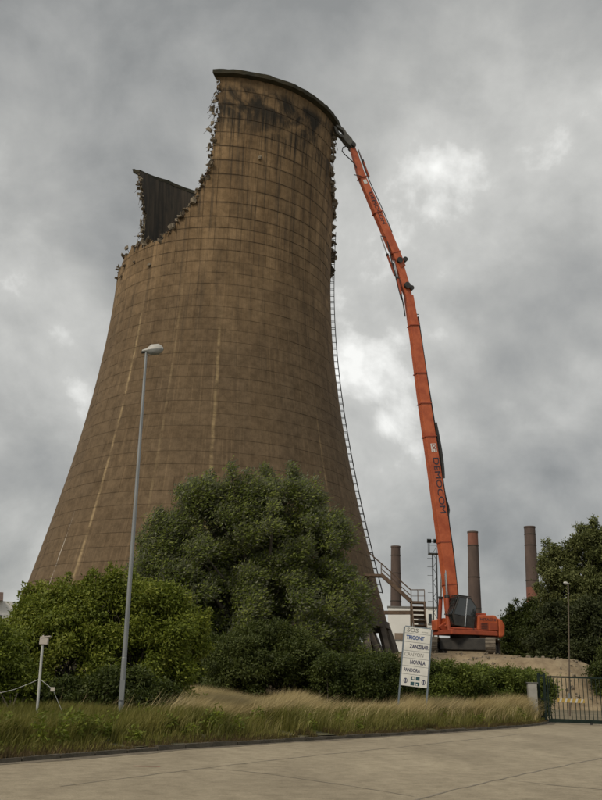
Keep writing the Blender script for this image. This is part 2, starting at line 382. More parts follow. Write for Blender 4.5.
m_rim = mat('mossy_rim_concrete', (0.026, 0.026, 0.016), (0.058, 0.05, 0.03), 0.9, 0.95, bump=0.4)
m_rebar = mat('rusty_rebar', (0.05, 0.033, 0.024), (0.09, 0.055, 0.035), 8, 0.9)
tower = empty('cooling_tower', (AX, AY, 0), TA0, 'half-demolished tan concrete cooling tower with jagged broken top', 'cooling tower')
FL = np.array([(62.9, -9.4), (60.8, -8.3), (57.3, -9), (53.8, -9.7), (52.1, -10.3), (50.4, -12.8), (48.7, -16.4), (47.6, -19.7), (46.6, -24.6), (45.2, -28.5), (44.4, -33.4), (43, -40)])[::-1]
FRT = np.array([(63, 64.5), (60.4, 62), (58, 63.5), (55.8, 66.4), (53.9, 71.7), (52.8, 79), (50, 85), (46.9, 92), (44, 110)])[::-1]
SL = np.array([(63, -114.5), (61, -115.0), (58.7, -117.4), (55.8, -121.6), (51.6, -119), (45, -117)])[::-1]
fl = lambda z: np.interp(z, FL[:, 0], FL[:, 1]); frt = lambda z: np.interp(z, FRT[:, 0], FRT[:, 1]); sl = lambda z: np.interp(z, SL[:, 0], SL[:, 1])
def zlow(t): return np.interp(t, [-180, -140, -110, -80, -69, -59, -45, -33, 60, 85, 100, 130, 180], [43.6, 43.6, 43.4, 43.4, 44.0, 44.6, 44.3, 44.2, 44.5, 46.2, 45.2, 43.5, 43.6])
def alive(t, z):                                          # degrees, metres -> still standing
    e1 = 1.1*vnoise2(z*1.7, t*0.0+1, 5)+0.7*vnoise2(z*4.1, t*0+3, 6); e2 = 1.1*vnoise2(z*1.9, t*0+7, 8)+0.8*vnoise2(z*4.4, t*0+9, 9); e3 = 1.3*vnoise2(z*1.6, t*0+2, 11)+0.8*vnoise2(z*4.3, t*0+2, 12)
    ez = 0.45*vnoise2(t*0.28, t*0+4, 7)+0.3*vnoise2(t*0.8, t*0, 13)
    sag = 62.5-1.45*np.clip((t+139)/25, 0, 1)
    return (z < zlow(t)+ez) | ((t > fl(z)+e1) & (t < frt(z)+e2)) | ((t < sl(z)+e3) & (t > -171+e1*2) & (z < sag))
NT, NZ = NP*SUB, NR*SUB
TT = -180+360*np.arange(NT+1)/NT; ZZ = np.interp(np.arange(NZ+1)/SUB, np.arange(NR+1), ZR)
tc_, zc_ = np.meshgrid((TT[:-1]+TT[1:])/2, (ZZ[:-1]+ZZ[1:])/2)          # [NZ,NT]
ALIVE = alive(tc_, zc_)
# grid corners touching both standing and lost cells are knocked about
nb = np.zeros((NZ+1, NT+1), int); cnt = np.zeros_like(nb)
for dz in (0, 1):
    for dt in (0, 1):
        nb[dz:dz+NZ, dt:dt+NT] += ALIVE; cnt[dz:dz+NZ, dt:dt+NT] += 1
nb[:, 0] = nb[:, -1] = nb[:, 0]+nb[:, -1]; cnt[:, 0] = cnt[:, -1] = 4
edge = (nb > 0) & (nb < cnt); edge[-1] = False; edge[0] = False
GT = np.repeat(TT[None], NZ+1, 0).copy(); GZ = np.repeat(ZZ[:, None], NT+1, 1).copy()
jt = rng.uniform(-.42, .42, GT.shape)*360/NT; jz = rng.uniform(-.42, .42, GT.shape)*RH/SUB
jt[:, -1] = jt[:, 0]; jz[:, -1] = jz[:, 0]
GT += jt*edge; GZ += jz*edge
def tpos(t, z, off): r = Rz(z)+off; a = np.radians(t); return np.stack([r*np.cos(a), r*np.sin(a), z], -1)
THICK = 0.34
def shell_sheet(name, material, off, flip, step=1):
    P = tpos(GT, GZ, off).reshape(-1, 3); F = []
    zi, ti = np.nonzero(ALIVE); w = NT+1
    F = np.stack([zi*w+ti, zi*w+ti+1, (zi+1)*w+ti+1, (zi+1)*w+ti], 1)
    if flip: F = F[:, ::-1]
    used = np.unique(F); mp = np.full(len(P), -1); mp[used] = np.arange(len(used))
    return link(name, np_mesh(name, P[used], mp[F], smooth=True), material, tower)
shell_sheet('shell_core', m_core, -0.05, False)
shell_sheet('inner_wall', m_inner, -THICK, True)
# broken faces through the wall
def broken_faces():
    V = []; w = NT+1
    Po, Pi = tpos(GT, GZ, -0.01), tpos(GT, GZ, -THICK)
    def q(a, b): V.extend([Po[a], Po[b], Pi[b], Pi[a]])
    for zi in range(NZ):
        for ti in range(NT):
            if not ALIVE[zi, ti]: continue
            if zi+1 >= NZ or not ALIVE[zi+1, ti]: q((zi+1, ti+1), (zi+1, ti))
            if not ALIVE[zi, (ti+1) % NT]: q((zi, ti+1), (zi+1, ti+1))
            if not ALIVE[zi, ti-1]: q((zi+1, ti), (zi, ti))
            if zi > 0 and not ALIVE[zi-1, ti]: q((zi, ti), (zi, ti+1))
    V = np.array(V); link('broken_edge', np_mesh('broken_edge', V, np.arange(len(V)).reshape(-1, 4)), m_break, tower)
broken_faces()
# formwork panels: one raised plate per lift and bay, joints recessed
def panels():
    whole = []; G = 0.030
    for r in range(NR):
        for p in range(NP):
            blk = ALIVE[r*SUB:(r+1)*SUB, p*SUB:(p+1)*SUB]
            if not blk.any(): continue
            th0, th1 = TT[p*SUB], TT[(p+1)*SUB]; z0, z1 = ZZ[r*SUB], ZZ[(r+1)*SUB]
            V, F = [], []; G = .020 if z0 > 42 else .009
            pr = random.uniform(-0.012, 0.012)                # plates sit a little uneven
            if blk.all() and not edge[r*SUB:(r+1)*SUB+1, p*SUB:(p+1)*SUB+1].any():
                gt = np.degrees((.011 if z0 > 40 else .0015)/float(Rz((z0+z1)/2))); ts = np.linspace(th0+gt, th1-gt, 4)
                for zz, off in ((z0+G, -0.055), (z0+G*1.2, pr), (z1-G*1.2, pr), (z1-G, -0.055)): V += list(tpos(ts, np.full(4, zz), off))
                F = [(k*4+j, k*4+j+1, k*4+j+5, k*4+j+4) for k in range(3) for j in range(3)]
                F += [(0, 4, 8, 12), (15, 11, 7, 3)]
            else:
                idx = {}
                def vid(zi, ti):
                    if (zi, ti) not in idx:
                        z, t = GZ[zi, ti], GT[zi, ti]
                        z = min(max(z, z0+G), z1-G); gt = np.degrees(G/12.0); t = min(max(t, th0+gt), th1-gt)
                        idx[(zi, ti)] = len(V); V.append(tpos(np.array(t), np.array(z), pr))
                    return idx[(zi, ti)]
                for a in range(SUB):
                    for c in range(SUB):
                        if blk[a, c]:
                            zi, ti = r*SUB+a, p*SUB+c; F.append((vid(zi, ti), vid(zi, ti+1), vid(zi+1, ti+1), vid(zi+1, ti)))
            tm = (th0+th1)/2; zm = (z0+z1)/2
            cth = math.cos(R_(tm)); vis = max(cth, 0)*(1.0 if zm > 20 else 0.25)*(1+0.6*(zm > 42))  # how large it shows
            whole.append((vis*len(F)**0.02, V, F))
    whole.sort(key=lambda q: -q[0])
    for s, V, F in whole[:300]:
        me = bpy.data.meshes.new('formwork_panel'); me.from_pydata([tuple(v) for v in V], [], F); link('formwork_panel', me, m_tower, tower)
    mb = MB()
    for s, V, F in whole[300:]: mb.add(V, F)
    o = mb.build('formwork_panels', m_tower, tower); tag(o, kind='stuff')
panels()
# rim cornice on the standing pieces
def rim(t0, t1):
    ts = np.linspace(t0, t1, int(abs(t1-t0)/2.2)+2); prof = [(-THICK-.05, 62.3), (0.02, 62.3), (0.50, 62.44), (0.54, 62.88), (0.26, 62.92), (0.24, 62.78), (-THICK-.05, 62.76)]
    mb = MB(); vs = []; k = len(prof)
    for i, t in enumerate(ts):
        for off, z in prof:
            jj = random.uniform(-.03, .03); p = tpos(np.array(t+(random.uniform(-.8, .8) if i in (0, len(ts)-1) else 0)), np.array(62.4), off+jj); vs.append((p[0], p[1], z+jj-(1.45*min(max((t+139)/25, 0), 1) if t < -100 else 0)))
    fs = [(i*k+j, (i+1)*k+j, (i+1)*k+(j+1) % k, i*k+(j+1) % k) for i in range(len(ts)-1) for j in range(k)]
    fs += [tuple(range(k)), tuple(range((len(ts)-1)*k, len(ts)*k))[::-1]]
    mb.add(vs, fs); mb.build('rim', m_rim, tower)
rim(-10.6, 67.0); rim(-169, -114.0)
# rubble hanging on the reinforcement along the broken edges
def chunk_mesh(seed):                                     # angular slab fragment
    r = random.Random(seed); mb = MB(); n = r.choice((4, 5, 5, 6)); vs = []
    for y in (-1, 1):
        for j in range(n):
            a = 2*math.pi*(j+r.uniform(-.3, .3))/n; q = r.uniform(.32, .62); vs.append((q*math.cos(a)+r.uniform(-.06, .06), y*r.uniform(.14, .3), q*math.sin(a)*.85))
    me = mb.add(vs, [tuple(range(n)), tuple(range(n, 2*n))[::-1]]+[((j+1) % n, j, n+j, n+(j+1) % n) for j in range(n)]).mesh('rubble_chunk'); me.materials.append(m_break); return me
CH = [chunk_mesh(i) for i in range(16)]
def debris(tfun, zlist, sign, spread, size, prob=1.0, zfun=None):
    for q in zlist:
        if random.random() > prob: continue
        if zfun is None: z = q+random.uniform(-.2, .2); t = float(tfun(z))
        else: t = q; z = float(zfun(t))
        rr = float(Rz(z)); out = sign*random.uniform(-0.15, spread)*random.random()**0.5
        t2 = t+math.degrees(out/rr) if zfun is None else t
        z2 = z+random.uniform(-.45, .1) if zfun is None else z+random.uniform(-.25, .35)
        off = random.uniform(-.35, .25); P = Vector(tpos(np.array(t2), np.array(z2), off))
        s = size*random.uniform(.3, 1.0)
        o = link('rubble_chunk', random.choice(CH), None, tower); o.location = P
        o.scale = (s*random.uniform(.5, 1.5), s*random.uniform(.35, .8), s*random.uniform(.5, 1.6)); o.rotation_euler = [random.uniform(0, 6.28) for _ in range(3)]
        A = Vector(tpos(np.array(t-sign*math.degrees(.3/rr) if zfun is None else t), np.array(z+(.15 if zfun is None else -.4)), -.17))
        mid = (A+P)/2+Vector((random.uniform(-.1, .1), random.uniform(-.1, .1), random.uniform(0, .3)))
        E_ = P+(P-A).normalized()*random.uniform(.1, .6)+Vector((0, 0, -random.uniform(0, .9)))
        MB().tube([A, mid, P, E_], 0.022, 4).build('rebar', m_rebar, tower)
debris(fl, np.arange(44.6, 62.2, 0.3), -1, 0.75, 0.75)
debris(fl, np.arange(44.6, 52, 0.4), -1, 0.45, 0.95)
debris(frt, np.arange(47.5, 61.8, 0.28), 1, 0.85, 1.05)
debris(frt, np.arange(53, 61.8, 0.36), 1, 1.4, 0.9)
debris(lambda z: min(float(frt(z)), 83.5), np.arange(45.6, 54, 0.42), 1, 0.9, 1.1)
debris(sl, np.arange(46, 60.6, 0.34), 1, 0.55, 0.8)
debris(None, np.arange(-84, -34, 2.6), 1, 0, 0.8, 0.8, zlow)
for (t, z, s) in ((-63, 43.0, .55), (-66, 42.0, .5), (-40, 41.5, .5), (13.5, 53.4, .55), (-52, 42.6, .4), (-75, 42.6, .6)):     # pieces caught on the outer face
    o = link('rubble_chunk', CH[3], None, tower); o.location = Vector(tpos(np.array(t), np.array(z), .12)); o.scale = (s, s, s); o.rotation_euler = (z, t, 1)
# ring beam, raking columns, basin
m_leg = mat('dark_column_concrete', (0.06, 0.052, 0.042), (0.12, 0.10, 0.08), 1.5, 0.9)
rb = float(Rz(7.0))
MB().lathe([(rb-.45, 7.15), (rb-.45, 6.55), (rb+.22, 6.55), (rb+.16, 7.15)], 112).build('ring_beam', m_leg, tower)
NL = 28; rfoot = rb+2.4
for i in range(NL):
    a = 2*math.pi*(i+.5)/NL
    for sgn in (-1, 1):
        a2 = a+sgn*math.pi/NL*0.94
        MB().bar((rfoot*math.cos(a), rfoot*math.sin(a), 0), ((rb-.1)*math.cos(a2), (rb-.1)*math.sin(a2), 6.7), 0.55, 0.5).build('raking_column', m_leg, tower)
MB().lathe([(rfoot+1.6, -0.05), (rfoot+1.6, 0.8), (rfoot+1.3, 0.8), (rfoot+1.3, -.05)], 80).build('basin_wall', m_leg, tower)
MB().lathe([(15.6, 0.0), (15.6, 6.2), (0.05, 6.2)], 56).build('cooling_fill', m_core, tower)
# access ladder up the flank
m_steel = mat('weathered_steel', (0.03, 0.026, 0.022), (0.06, 0.05, 0.04), 4, 0.85)
def ladder():
    zs = np.linspace(10.2, 51.0, 60); TL = 83.2
    def lp(z, dt, off): r = float(Rz(z))+off; a = R_(TL); return Vector((r*math.cos(a)-dt*math.sin(a), r*math.sin(a)+dt*math.cos(a), z))
    st = MB()
    for dt in (-.22, .22): st.tube([lp(z, dt, .42) for z in zs], 0.035, 4)
    lad = st.build('ladder', m_steel, tower)
    rg = MB(); rg.box((0, 0, 0), (0.44, .032, .032)); rme = rg.mesh('rung'); rme.materials.append(m_steel)
    for z in np.arange(10.4, 51, 0.42):
        o = link('rung', rme, None, lad); o.location = lp(z, 0, .42); o.rotation_euler = (0, 0, R_(TL)+math.pi/2)
    for z in np.arange(10.3, 51, 0.8):
        bk = MB()
        for dt in (-.22, .22): bk.bar(lp(z, dt, -.03), lp(z, dt, .44), 0.05)
        bk.bar(lp(z, -.22, -.01), lp(z, .22, -.01), 0.05); bk.build('wall_bracket', m_steel, lad)
ladder()

# ================================================================== EARTH MOUND AND EXCAVATOR
EXD = 92.0
P0 = at(453, 627, EXD)                                    # boom foot
P1 = at(336.5, 128.5, 86.6)                               # tip of the crusher, against the tower
fwd = Vector((P1.x-P0.x, P1.y-P0.y, 0)).normalized(); lft = Vector((-fwd.y, fwd.x, 0))
EO = P0-fwd*1.3; EZ = at(463, 654.5, EXD).z; EO.z = EZ
def mound_h(x, y):
    ex, ey = EO.x, EO.y
    d1 = np.hypot((x-ex)/1.0, y-ey); cap = EZ-.1-.11*np.clip(ey-y-4, 0, 20); h1 = np.minimum(np.clip((16.5-d1)*0.66, 0, 9), cap)
    d2 = np.hypot(x-(ex+3.6), (y-(ey-9))*0.8); h2 = np.clip((9.3-d2)*0.8, -1, 3.9)-0.1
    d3 = np.hypot(x-(ex-4), (y-(ey-8))*0.8); h3 = np.clip((12.5-d3)*0.42, -1, 3.6)-0.1
    d4 = np.hypot((x-(ex+2))*.55, y-(ey+13)); h4 = np.clip((9.5-d4)*0.9, -1, EZ+1.25)-.1
    h = np.maximum(np.maximum(np.maximum(h1, h2), h3), h4)
    flat = np.clip((5.9-np.hypot(x-ex, y-ey))/.8, 0, 1)
    nz_ = 0.45*vnoise2(x*.35, y*.35, 21)+0.22*vnoise2(x*1.1, y*1.1, 22)+0.1*vnoise2(x*2.7, y*2.7, 23)
    h = h+np.minimum(nz_, .12+.5*((h < EZ-1) | (y > ey+7)))*(1-flat)*np.clip(h*1.2, 0, 1); h = h*(1-flat)+EZ*flat
    return np.where(h < 0.05, -0.25, h)
def mound():
    xs = np.arange(EO.x-28, EO.x+28, 0.5); ys = np.arange(EO.y-34, EO.y+26, 0.5); X, Y = np.meshgrid(xs, ys); Z = mound_h(X, Y)
    V = np.stack([X, Y, Z], -1).reshape(-1, 3); w = len(xs); i, j = np.meshgrid(np.arange(len(ys)-1), np.arange(w-1), indexing='ij'); i = i.ravel(); j = j.ravel()
    keep = np.maximum.reduce([Z[i, j], Z[i+1, j], Z[i, j+1], Z[i+1, j+1]]) > 0
    i, j = i[keep], j[keep]; F = np.stack([i*w+j, i*w+j+1, (i+1)*w+j+1, (i+1)*w+j], 1)
    u = np.unique(F); mp = np.full(len(V), -1); mp[u] = np.arange(len(u))
    m = mat('rubble_earth', (0.17, 0.125, 0.075), (0.31, 0.245, 0.155), 0.8, 0.95, bump=0.9, bscale=5)
    o = link('earth_mound', np_mesh('earth_mound', V[u], mp[F], smooth=True), m); tag(o, kind='structure')
mound()

m_or = mat('orange_machine_paint', (0.40, 0.078, 0.026), (0.56, 0.135, 0.05), 1.1, 0.5, bump=0.05, detail=10, lo=.36, hi=.62)
m_or2 = mat('dusty_orange_paint', (0.27, 0.058, 0.03), (0.42, 0.085, 0.035), 1.2, 0.65)
m_dark = mat('black_machine_steel', (0.018, 0.018, 0.018), (0.045, 0.042, 0.038), 2, 0.6)
m_rubber = mat('hose_rubber', (0.012, 0.012, 0.012), (0.022, 0.022, 0.022), 3, 0.5)
m_track = mat('dusty_track_steel', (0.10, 0.085, 0.065), (0.19, 0.16, 0.125), 2.5, 0.85)
m_chrome = mat('cylinder_rod_chrome', (0.6, 0.6, 0.6), (0.7, 0.7, 0.7), 2, 0.25, metal=0.9)
m_glass = mat('cab_glass', (0.015, 0.02, 0.022), (0.02, 0.026, 0.028), 1, 0.06, spec=0.8)
m_grey = mat('tool_grey_steel', (0.06, 0.06, 0.055), (0.13, 0.125, 0.11), 1.6, 0.7)
m_ink = mat('lettering_dark_blue', (0.03, 0.03, 0.05), (0.04, 0.04, 0.06), 1, 0.6)
m_wht = mat('lettering_white', (0.70, 0.70, 0.68), (0.78, 0.78, 0.76), 1, 0.6)
exc = empty('high_reach_excavator', EO, math.atan2(fwd.y, fwd.x), 'orange high-reach demolition excavator on tracks with boom raised to tower rim', 'excavator')
inv = Matrix.Translation(EO) @ Matrix.Rotation(math.atan2(fwd.y, fwd.x), 4, 'Z'); inv = inv.inverted()
nrm = lft
def bp(px, py):                                           # photo point on the boom's vertical plane, in machine coordinates (x forward, z up)
    d = ray(px, py); O = Vector((0, 0, EYE)); t = (P0-O).dot(nrm)/d.dot(nrm); q = inv @ (O+d*t); return Vector((q.x, 0, q.z))
def boom_section(path, depths, widths, name, material, yoff=0.0, parent=exc, bevel=0.04):
    mb = MB(); vs = []; k = len(path)
    for i, p in enumerate(path):
        d = (path[min(i+1, k-1)]-path[max(i-1, 0)]).normalized(); u = Vector((d.z, 0, -d.x))   # towards the tower side
        for a, b in ((-1, -1), (1, -1), (1, 1), (-1, 1)): vs.append(p+u*(a*depths[i]/2)+Vector((0, b*widths[i]/2+yoff, 0)))
    fs = [(0, 1, 2, 3), tuple((k-1)*4+j for j in (3, 2, 1, 0))]
    for i in range(k-1):
        for j in range(4): j2 = (j+1) % 4; fs.append((i*4+j2, i*4+j, (i+1)*4+j, (i+1)*4+j2))
    return mb.add(vs, fs).build(name, material, parent, bevel=bevel)
B = lambda *pts: [bp(*p) for p in pts]
mainP = B((452.5, 626), (449.5, 585), (446.5, 560), (441, 520), (434, 470), (423, 395), (415.6, 340), (408.5, 296))
main = boom_section(mainP, [.95, 1.22, 1.28, 1.26, 1.22, 1.16, 1.06, 0.88], [.94, .94, .94, .92, .9, .86, .8, .74], 'main_boom', m_or)
midP = B((409.5, 301), (405, 286), (400.5, 270), (396.5, 256)); mid = boom_section(midP, [.62, .95, .92, .6], [.56, .56, .56, .56], 'intermediate_boom', m_or, bevel=.03)
armP = B((402, 268), (397.5, 259), (388, 237), (376, 210), (361, 176), (352.0, 147)); arm = boom_section(armP, [.7, .95, 1.0, .95, .82, .55], [.74, .74, .70, .66, .58, .5], 'arm', m_or)
def along(path, f):                                       # point and direction at fraction of a polyline
    L = [0]
    for a, b in zip(path, path[1:]): L.append(L[-1]+(b-a).length)
    s = f*L[-1]
    for i in range(len(path)-1):
        if s <= L[i+1] or i == len(path)-2:
            d = (path[i+1]-path[i]).normalized(); return path[i]+d*(s-L[i]), d
# flanged collars across the boom
for f, dp in ((0.115, 1.34), (0.235, 1.37), (0.548, 1.33), (0.65, 1.29), (0.745, 1.24), (0.90, 1.1)):
    p, d = along(mainP, f); u = Vector((d.z, 0, -d.x)); MB().bar(p-d*.05, p+d*.05, 1.0, dp, up=u).build('boom_collar', m_or2, main)
for f, dp in ((0.12, 1.12), (0.45, 1.12), (0.74, 1.0)):
    p, d = along(armP, f); u = Vector((d.z, 0, -d.x)); MB().bar(p-d*.05, p+d*.05, .8, dp, up=u).build('arm_collar', m_or2, arm)
# pins at the joints
for c, r in ((bp(405.5, 287), .36), (bp(398, 262), .34), (bp(352, 147), .26), (bp(452.5, 624), .38)):
    MB().tube([c+Vector((0, -.62, 0)), c+Vector((0, .62, 0))], r, 14).build('pivot_pin', m_dark, exc)
# hydraulic cylinders
def cylinder(a, b, r, frac=0.58, y=0.0):
    a = a+Vector((0, y, 0)); b = b+Vector((0, y, 0)); m_ = a+(b-a)*frac
    c = MB().tube([a, m_], r, 12).build('hydraulic_cylinder', m_or2, exc, smooth=False)
    MB().tube([m_, b], r*.55, 10).build('piston_rod', m_chrome, c)
    MB().tube([m_-(b-a).normalized()*.18, m_+(b-a).normalized()*.05], r*1.25, 12).build('gland', m_dark, c)
for y in (-.95, .95): cylinder(Vector((2.3, y*.8, 2.1)), bp(446.2, 568)+Vector((.3, 0, 0)), .2, .55, y*.35)
cylinder(bp(402.5, 296)+Vector((.35, 0, 0)), bp(392.5, 262), .15, .5, .34); cylinder(bp(398.5, 275)+Vector((.3, 0, 0)), bp(382, 236), .13, .55, -.3)
cylinder(bp(366, 176)+Vector((-.35, 0, 0)), bp(356, 149)+Vector((-.3, 0, 0)), .11, .6)
# hoses along the back of the boom
def hose(pts, y, name='hose', r=.055, par=exc):
    Q = [Vector((p.x, y, p.z)) for p in pts]; P = resample(np.array([(q.x, q.z) for q in Q]), .5); MB().tube([(a, y, b) for a, b in P], r, 6).build(name, m_rubber, par)
for k, y in enumerate((-.3, -.1, .1, .3)):
    b_ = -.82-.05*(k % 2)
    def offp(path, f, o): p, d = along(path, f); u = Vector((d.z, 0, -d.x)); return p+u*o
    hose([offp(mainP, f, -.76) for f in (.06, .2, .3)]+[offp(mainP, .33, -.98), offp(mainP, .37, -.76)]+[offp(mainP, f, -.74+.1*(f > .7)) for f in (.45, .6, .75, .93)], y)
hose([offp(mainP, f, o) for f, o in ((.42, -.74), (.45, -.85), (.49, -.9), (.54, -.86), (.60, -.74))], .42, r=.16)
for c in ((404.0, 260.5), (410.3, 289)):
    q = bp(*c); MB().tube([q+Vector((0, -.45, 0)), q+Vector((0, .45, 0))], .28, 12).build('hose_reel', m_dark, exc)
hose(B((388, 246), (391.5, 262), (396.5, 280), (402, 300), (405, 318)), .1, r=.07); hose(B((386, 243), (389.5, 258), (395.5, 284), (401, 305)), .38, r=.05); hose(B((358, 172), (352, 163), (343, 154.5), (341.2, 150), (345, 147.5), (350, 148)), .22, r=.06)
hose(B((391, 232), (381, 209), (366, 176), (356, 147)), -.15, r=.06); hose(B((391.5, 233), (382, 210), (367, 177), (357, 149)), .15, r=.05)
for c in ((357, 177), (414, 315), (383.5, 238)):
    q = bp(*c); MB().bar(q+Vector((-.4, .3, 0)), q+Vector((.5, .3, 0)), .07).build('bracket', m_dark, exc)
# concrete crusher
def crusher():
    a, b, t = bp(353, 148), bp(343.5, 136.5), bp(334.5, 126.5); d = (t-a).normalized(); u = Vector((d.z, 0, -d.x)); pc = bp(344, 137)
    body = MB(); sec = [(a-d*.1, .55), (a+(b-a)*.55, .95), (b, .8)]; vs = []
    for p, w in sec:
        for q, y in ((-1, -.36), (1, -.36), (1, .36), (-1, .36)): vs.append(p+u*(q*w/2)+Vector((0, y, 0)))
    body.add(vs, [(3, 2, 1, 0), (8, 9, 10, 11)]+[(i*4+j, i*4+(j+1) % 4, i*4+4+(j+1) % 4, i*4+4+j) for i in range(2) for j in range(4)])
    bo = body.build('crusher', m_grey, exc, bevel=.03)
    for s in (1, -1):
        poly = [b+u*(s*.1), b+u*(s*.48), b+d*.7+u*(s*.62), t+u*(s*.22), t-d*.15+u*(s*.05), b+d*.55+u*(s*.28)]
        MB().prism([p+Vector((0, -.24, 0)) for p in poly], (0, 0, 0), (0, .48, 0)).build('jaw', m_grey, bo)
crusher()
# lettering on the boom's camera side
def put_text(body, size, c, dirx, out, material, parent, stretch=1.0, bold=0.0, depth=.006, name='lettering'):
    me = text_mesh(body, size, depth, stretch, bold); me.materials.append(material); o = link(name, me, None, parent)
    x = Vector(dirx).normalized(); zz = Vector(out).normalized(); y = zz.cross(x); mt = Matrix((x, y, zz)).transposed().to_4x4(); mt.translation = c; o.matrix_local = mt; return o
p, d = along(mainP, .40); u = Vector((d.z, 0, -d.x))
put_text('DEMOCOM', .95, p-u*.1+Vector((0, .475, 0)), -d, (0, 1, 0), m_ink, main, 1.22, 0.0)
p, d = along(mainP, .512); q = p-u*.1+Vector((0, .468, 0)); MB().box(q, (.62, .02, .9), Matrix((Vector((d.z, 0, -d.x)), Vector((0, 1, 0)), d)).transposed()).build('emblem_panel', m_wht, main)
put_text('D', .55, q+d*.2+Vector((0, .014, 0)), -d, (0, 1, 0), m_or2, main, 1.0, .02); put_text('C', .55, q-d*.2+Vector((0, .014, 0)), -d, (0, 1, 0), m_or2, main, 1.0, .02)
p, d = along(armP, .48); put_text('DEMOCOM', .62, p+Vector((0, .352, 0)), -d, (0, 1, 0), m_ink, arm, 1.3, 0.0)
p, d = along(armP, .70); MB().box(p+Vector((0, .33, 0)), (.42, .02, .5), Matrix((Vector((d.z, 0, -d.x)), Vector((0, 1, 0)), d)).transposed()).build('emblem_panel', m_wht, arm)
# upper works (x forward, y left = cab side)
def poly_xz(pts, y0, y1, name, material, parent=exc, bevel=.06):
    return MB().prism([Vector((x, y0, z)) for x, z in pts], (0, 0, 0), (0, y1-y0, 0)).build(name, material, parent, bevel=bevel)
poly_xz([(-2.6, 1.85), (2.5, 1.85), (2.5, 2.3), (-2.6, 2.3)], -2.0, 2.0, 'revolving_frame', m_or2)
house = poly_xz([(-2.7, 2.303), (-.35, 2.303), (-.45, 3.75), (-2.4, 3.85), (-2.7, 3.55)], -1.98, 1.98, 'engine_house', m_or, bevel=.12)
cwp = MB(); prof = [(-2.703, 1.75), (-2.703, 3.62), (-3.2, 3.42), (-3.5, 2.9), (-3.42, 1.95), (-3.1, 1.72)]
cw = MB().prism([Vector((x, -1.95, z)) for x, z in prof], (0, 0, 0), (0, 3.9, 0)).build('counterweight', m_or, exc, bevel=.15)
for x in (-2.15, -1.1): MB().box((x, 1.99, 2.72), (.9, .03, .7)).build('service_door', m_or2, house, bevel=.02)
for zz_ in (2.5, 2.62, 2.74, 2.86, 2.98): MB().box((-1.1, 2.012, zz_), (.7, .03, .04)).build('grille_slat', m_dark, house)
put_text('HITACHI', .36, Vector((-1.55, 1.992, 3.38)), (-1, 0, 0), (0, 1, 0), m_ink, house, 1.25, 0.0)
MB().box((-1.5, .3, 3.93), (1.1, 1.0, .32)).build('exhaust_box', m_or2, exc, bevel=.05)
MB().tube([(-1.3, -.5, 3.7), (-1.3, -.5, 4.4), (-1.45, -.5, 4.52)], .12, 10).build('exhaust_pipe', m_dark, exc)
rail = MB()
for (a, b) in (((-2.4, -1.9, 3.75), (-2.4, -1.9, 4.4)), ((-.6, -1.9, 3.7), (-.6, -1.9, 4.4)), ((-2.4, -1.9, 4.4), (-.6, -1.9, 4.4))): rail.tube([a, b], .03, 6)
rail.build('handrail', m_dark, exc)
poly_xz([(.4, 2.303), (2.7, 2.303), (2.7, 3.3), (1.8, 3.55), (.4, 3.4)], -2.0, -.85, 'front_tank', m_or, bevel=.08)
poly_xz([(.3, 2.303), (2.2, 2.303), (2.6, 2.65), (1.6, 3.3), (.5, 3.2)], -.8, -.55, 'boom_bracket', m_or2); poly_xz([(.3, 2.303), (2.2, 2.303), (2.6, 2.65), (1.6, 3.3), (.5, 3.2)], .55, .8, 'boom_bracket', m_or2)
# tilted cab
cabE = Matrix.Translation((.2, 1.25, 2.45)) @ Matrix.Rotation(R_(-7), 4, 'Y') @ Matrix.Scale(1.25, 4)
def cab_mesh(mb): mb.v = [tuple(cabE @ Vector(v)) for v in mb.v]; return mb
cp = [(-.1, 0), (1.55, 0), (1.85, .8), (1.42, 2.28), (.35, 2.34), (-.22, 1.75)]
cab = cab_mesh(MB().prism([Vector((x, -.6, z)) for x, z in cp], (0, 0, 0), (0, 1.2, 0))).build('cab', m_dark, exc, bevel=.05)
gl = [(.78, .85), (1.72, .85), (1.36, 2.14), (.78, 2.16)]; cab_mesh(MB().prism([Vector((x, .605, z)) for x, z in gl], (0, 0, 0), (0, .02, 0))).build('side_window', m_glass, cab)
gl = [(-.08, .95), (.66, .95), (.66, 2.16), (.4, 2.2), (-.12, 1.68)]; cab_mesh(MB().prism([Vector((x, .605, z)) for x, z in gl], (0, 0, 0), (0, .02, 0))).build('door_window', m_glass, cab)
for i, (a, b) in enumerate((((1.86, .83), (1.45, 2.22)), ((1.58, .06), (1.85, .76)))):
    cab_mesh(MB().add([(a[0]+.012, -.5, a[1]), (a[0]+.012, .5, a[1]), (b[0]+.012, .5, b[1]), (b[0]+.012, -.5, b[1])], [(0, 1, 2, 3)])).build('front_window', m_glass, cab)
cab_mesh(MB().bar((.72, .64, .05), (.72, .64, 2.2), .07)).build('door_post', m_chrome, cab)
gr = MB()
for k in range(6): y = -.5+k*.2; gr.bar((1.98, y, .8), (1.52, y, 2.35), .035)
for f in (0, .5, 1): gr.bar((1.98-.46*f, -.52, .8+1.55*f), (1.98-.46*f, .52, .8+1.55*f), .04)
cab_mesh(gr).build('front_guard', m_dark, cab); g2 = MB()
for k in range(6): g2.bar((.3, -.5+k*.2, 2.44), (1.52, -.5+k*.2, 2.38), .035)
cab_mesh(g2).build('roof_guard', m_dark, cab)
poly_xz([(-.3, 2.303), (2.3, 2.303), (2.3, 2.5), (-.3, 2.5)], .85, 2.0, 'cab_riser', m_or2)
MB().tube([(.1, 2.0, 2.3), (.1, 2.06, 3.4), (.1, 2.0, 3.45)], .03, 6).build('handrail', m_dark, exc)
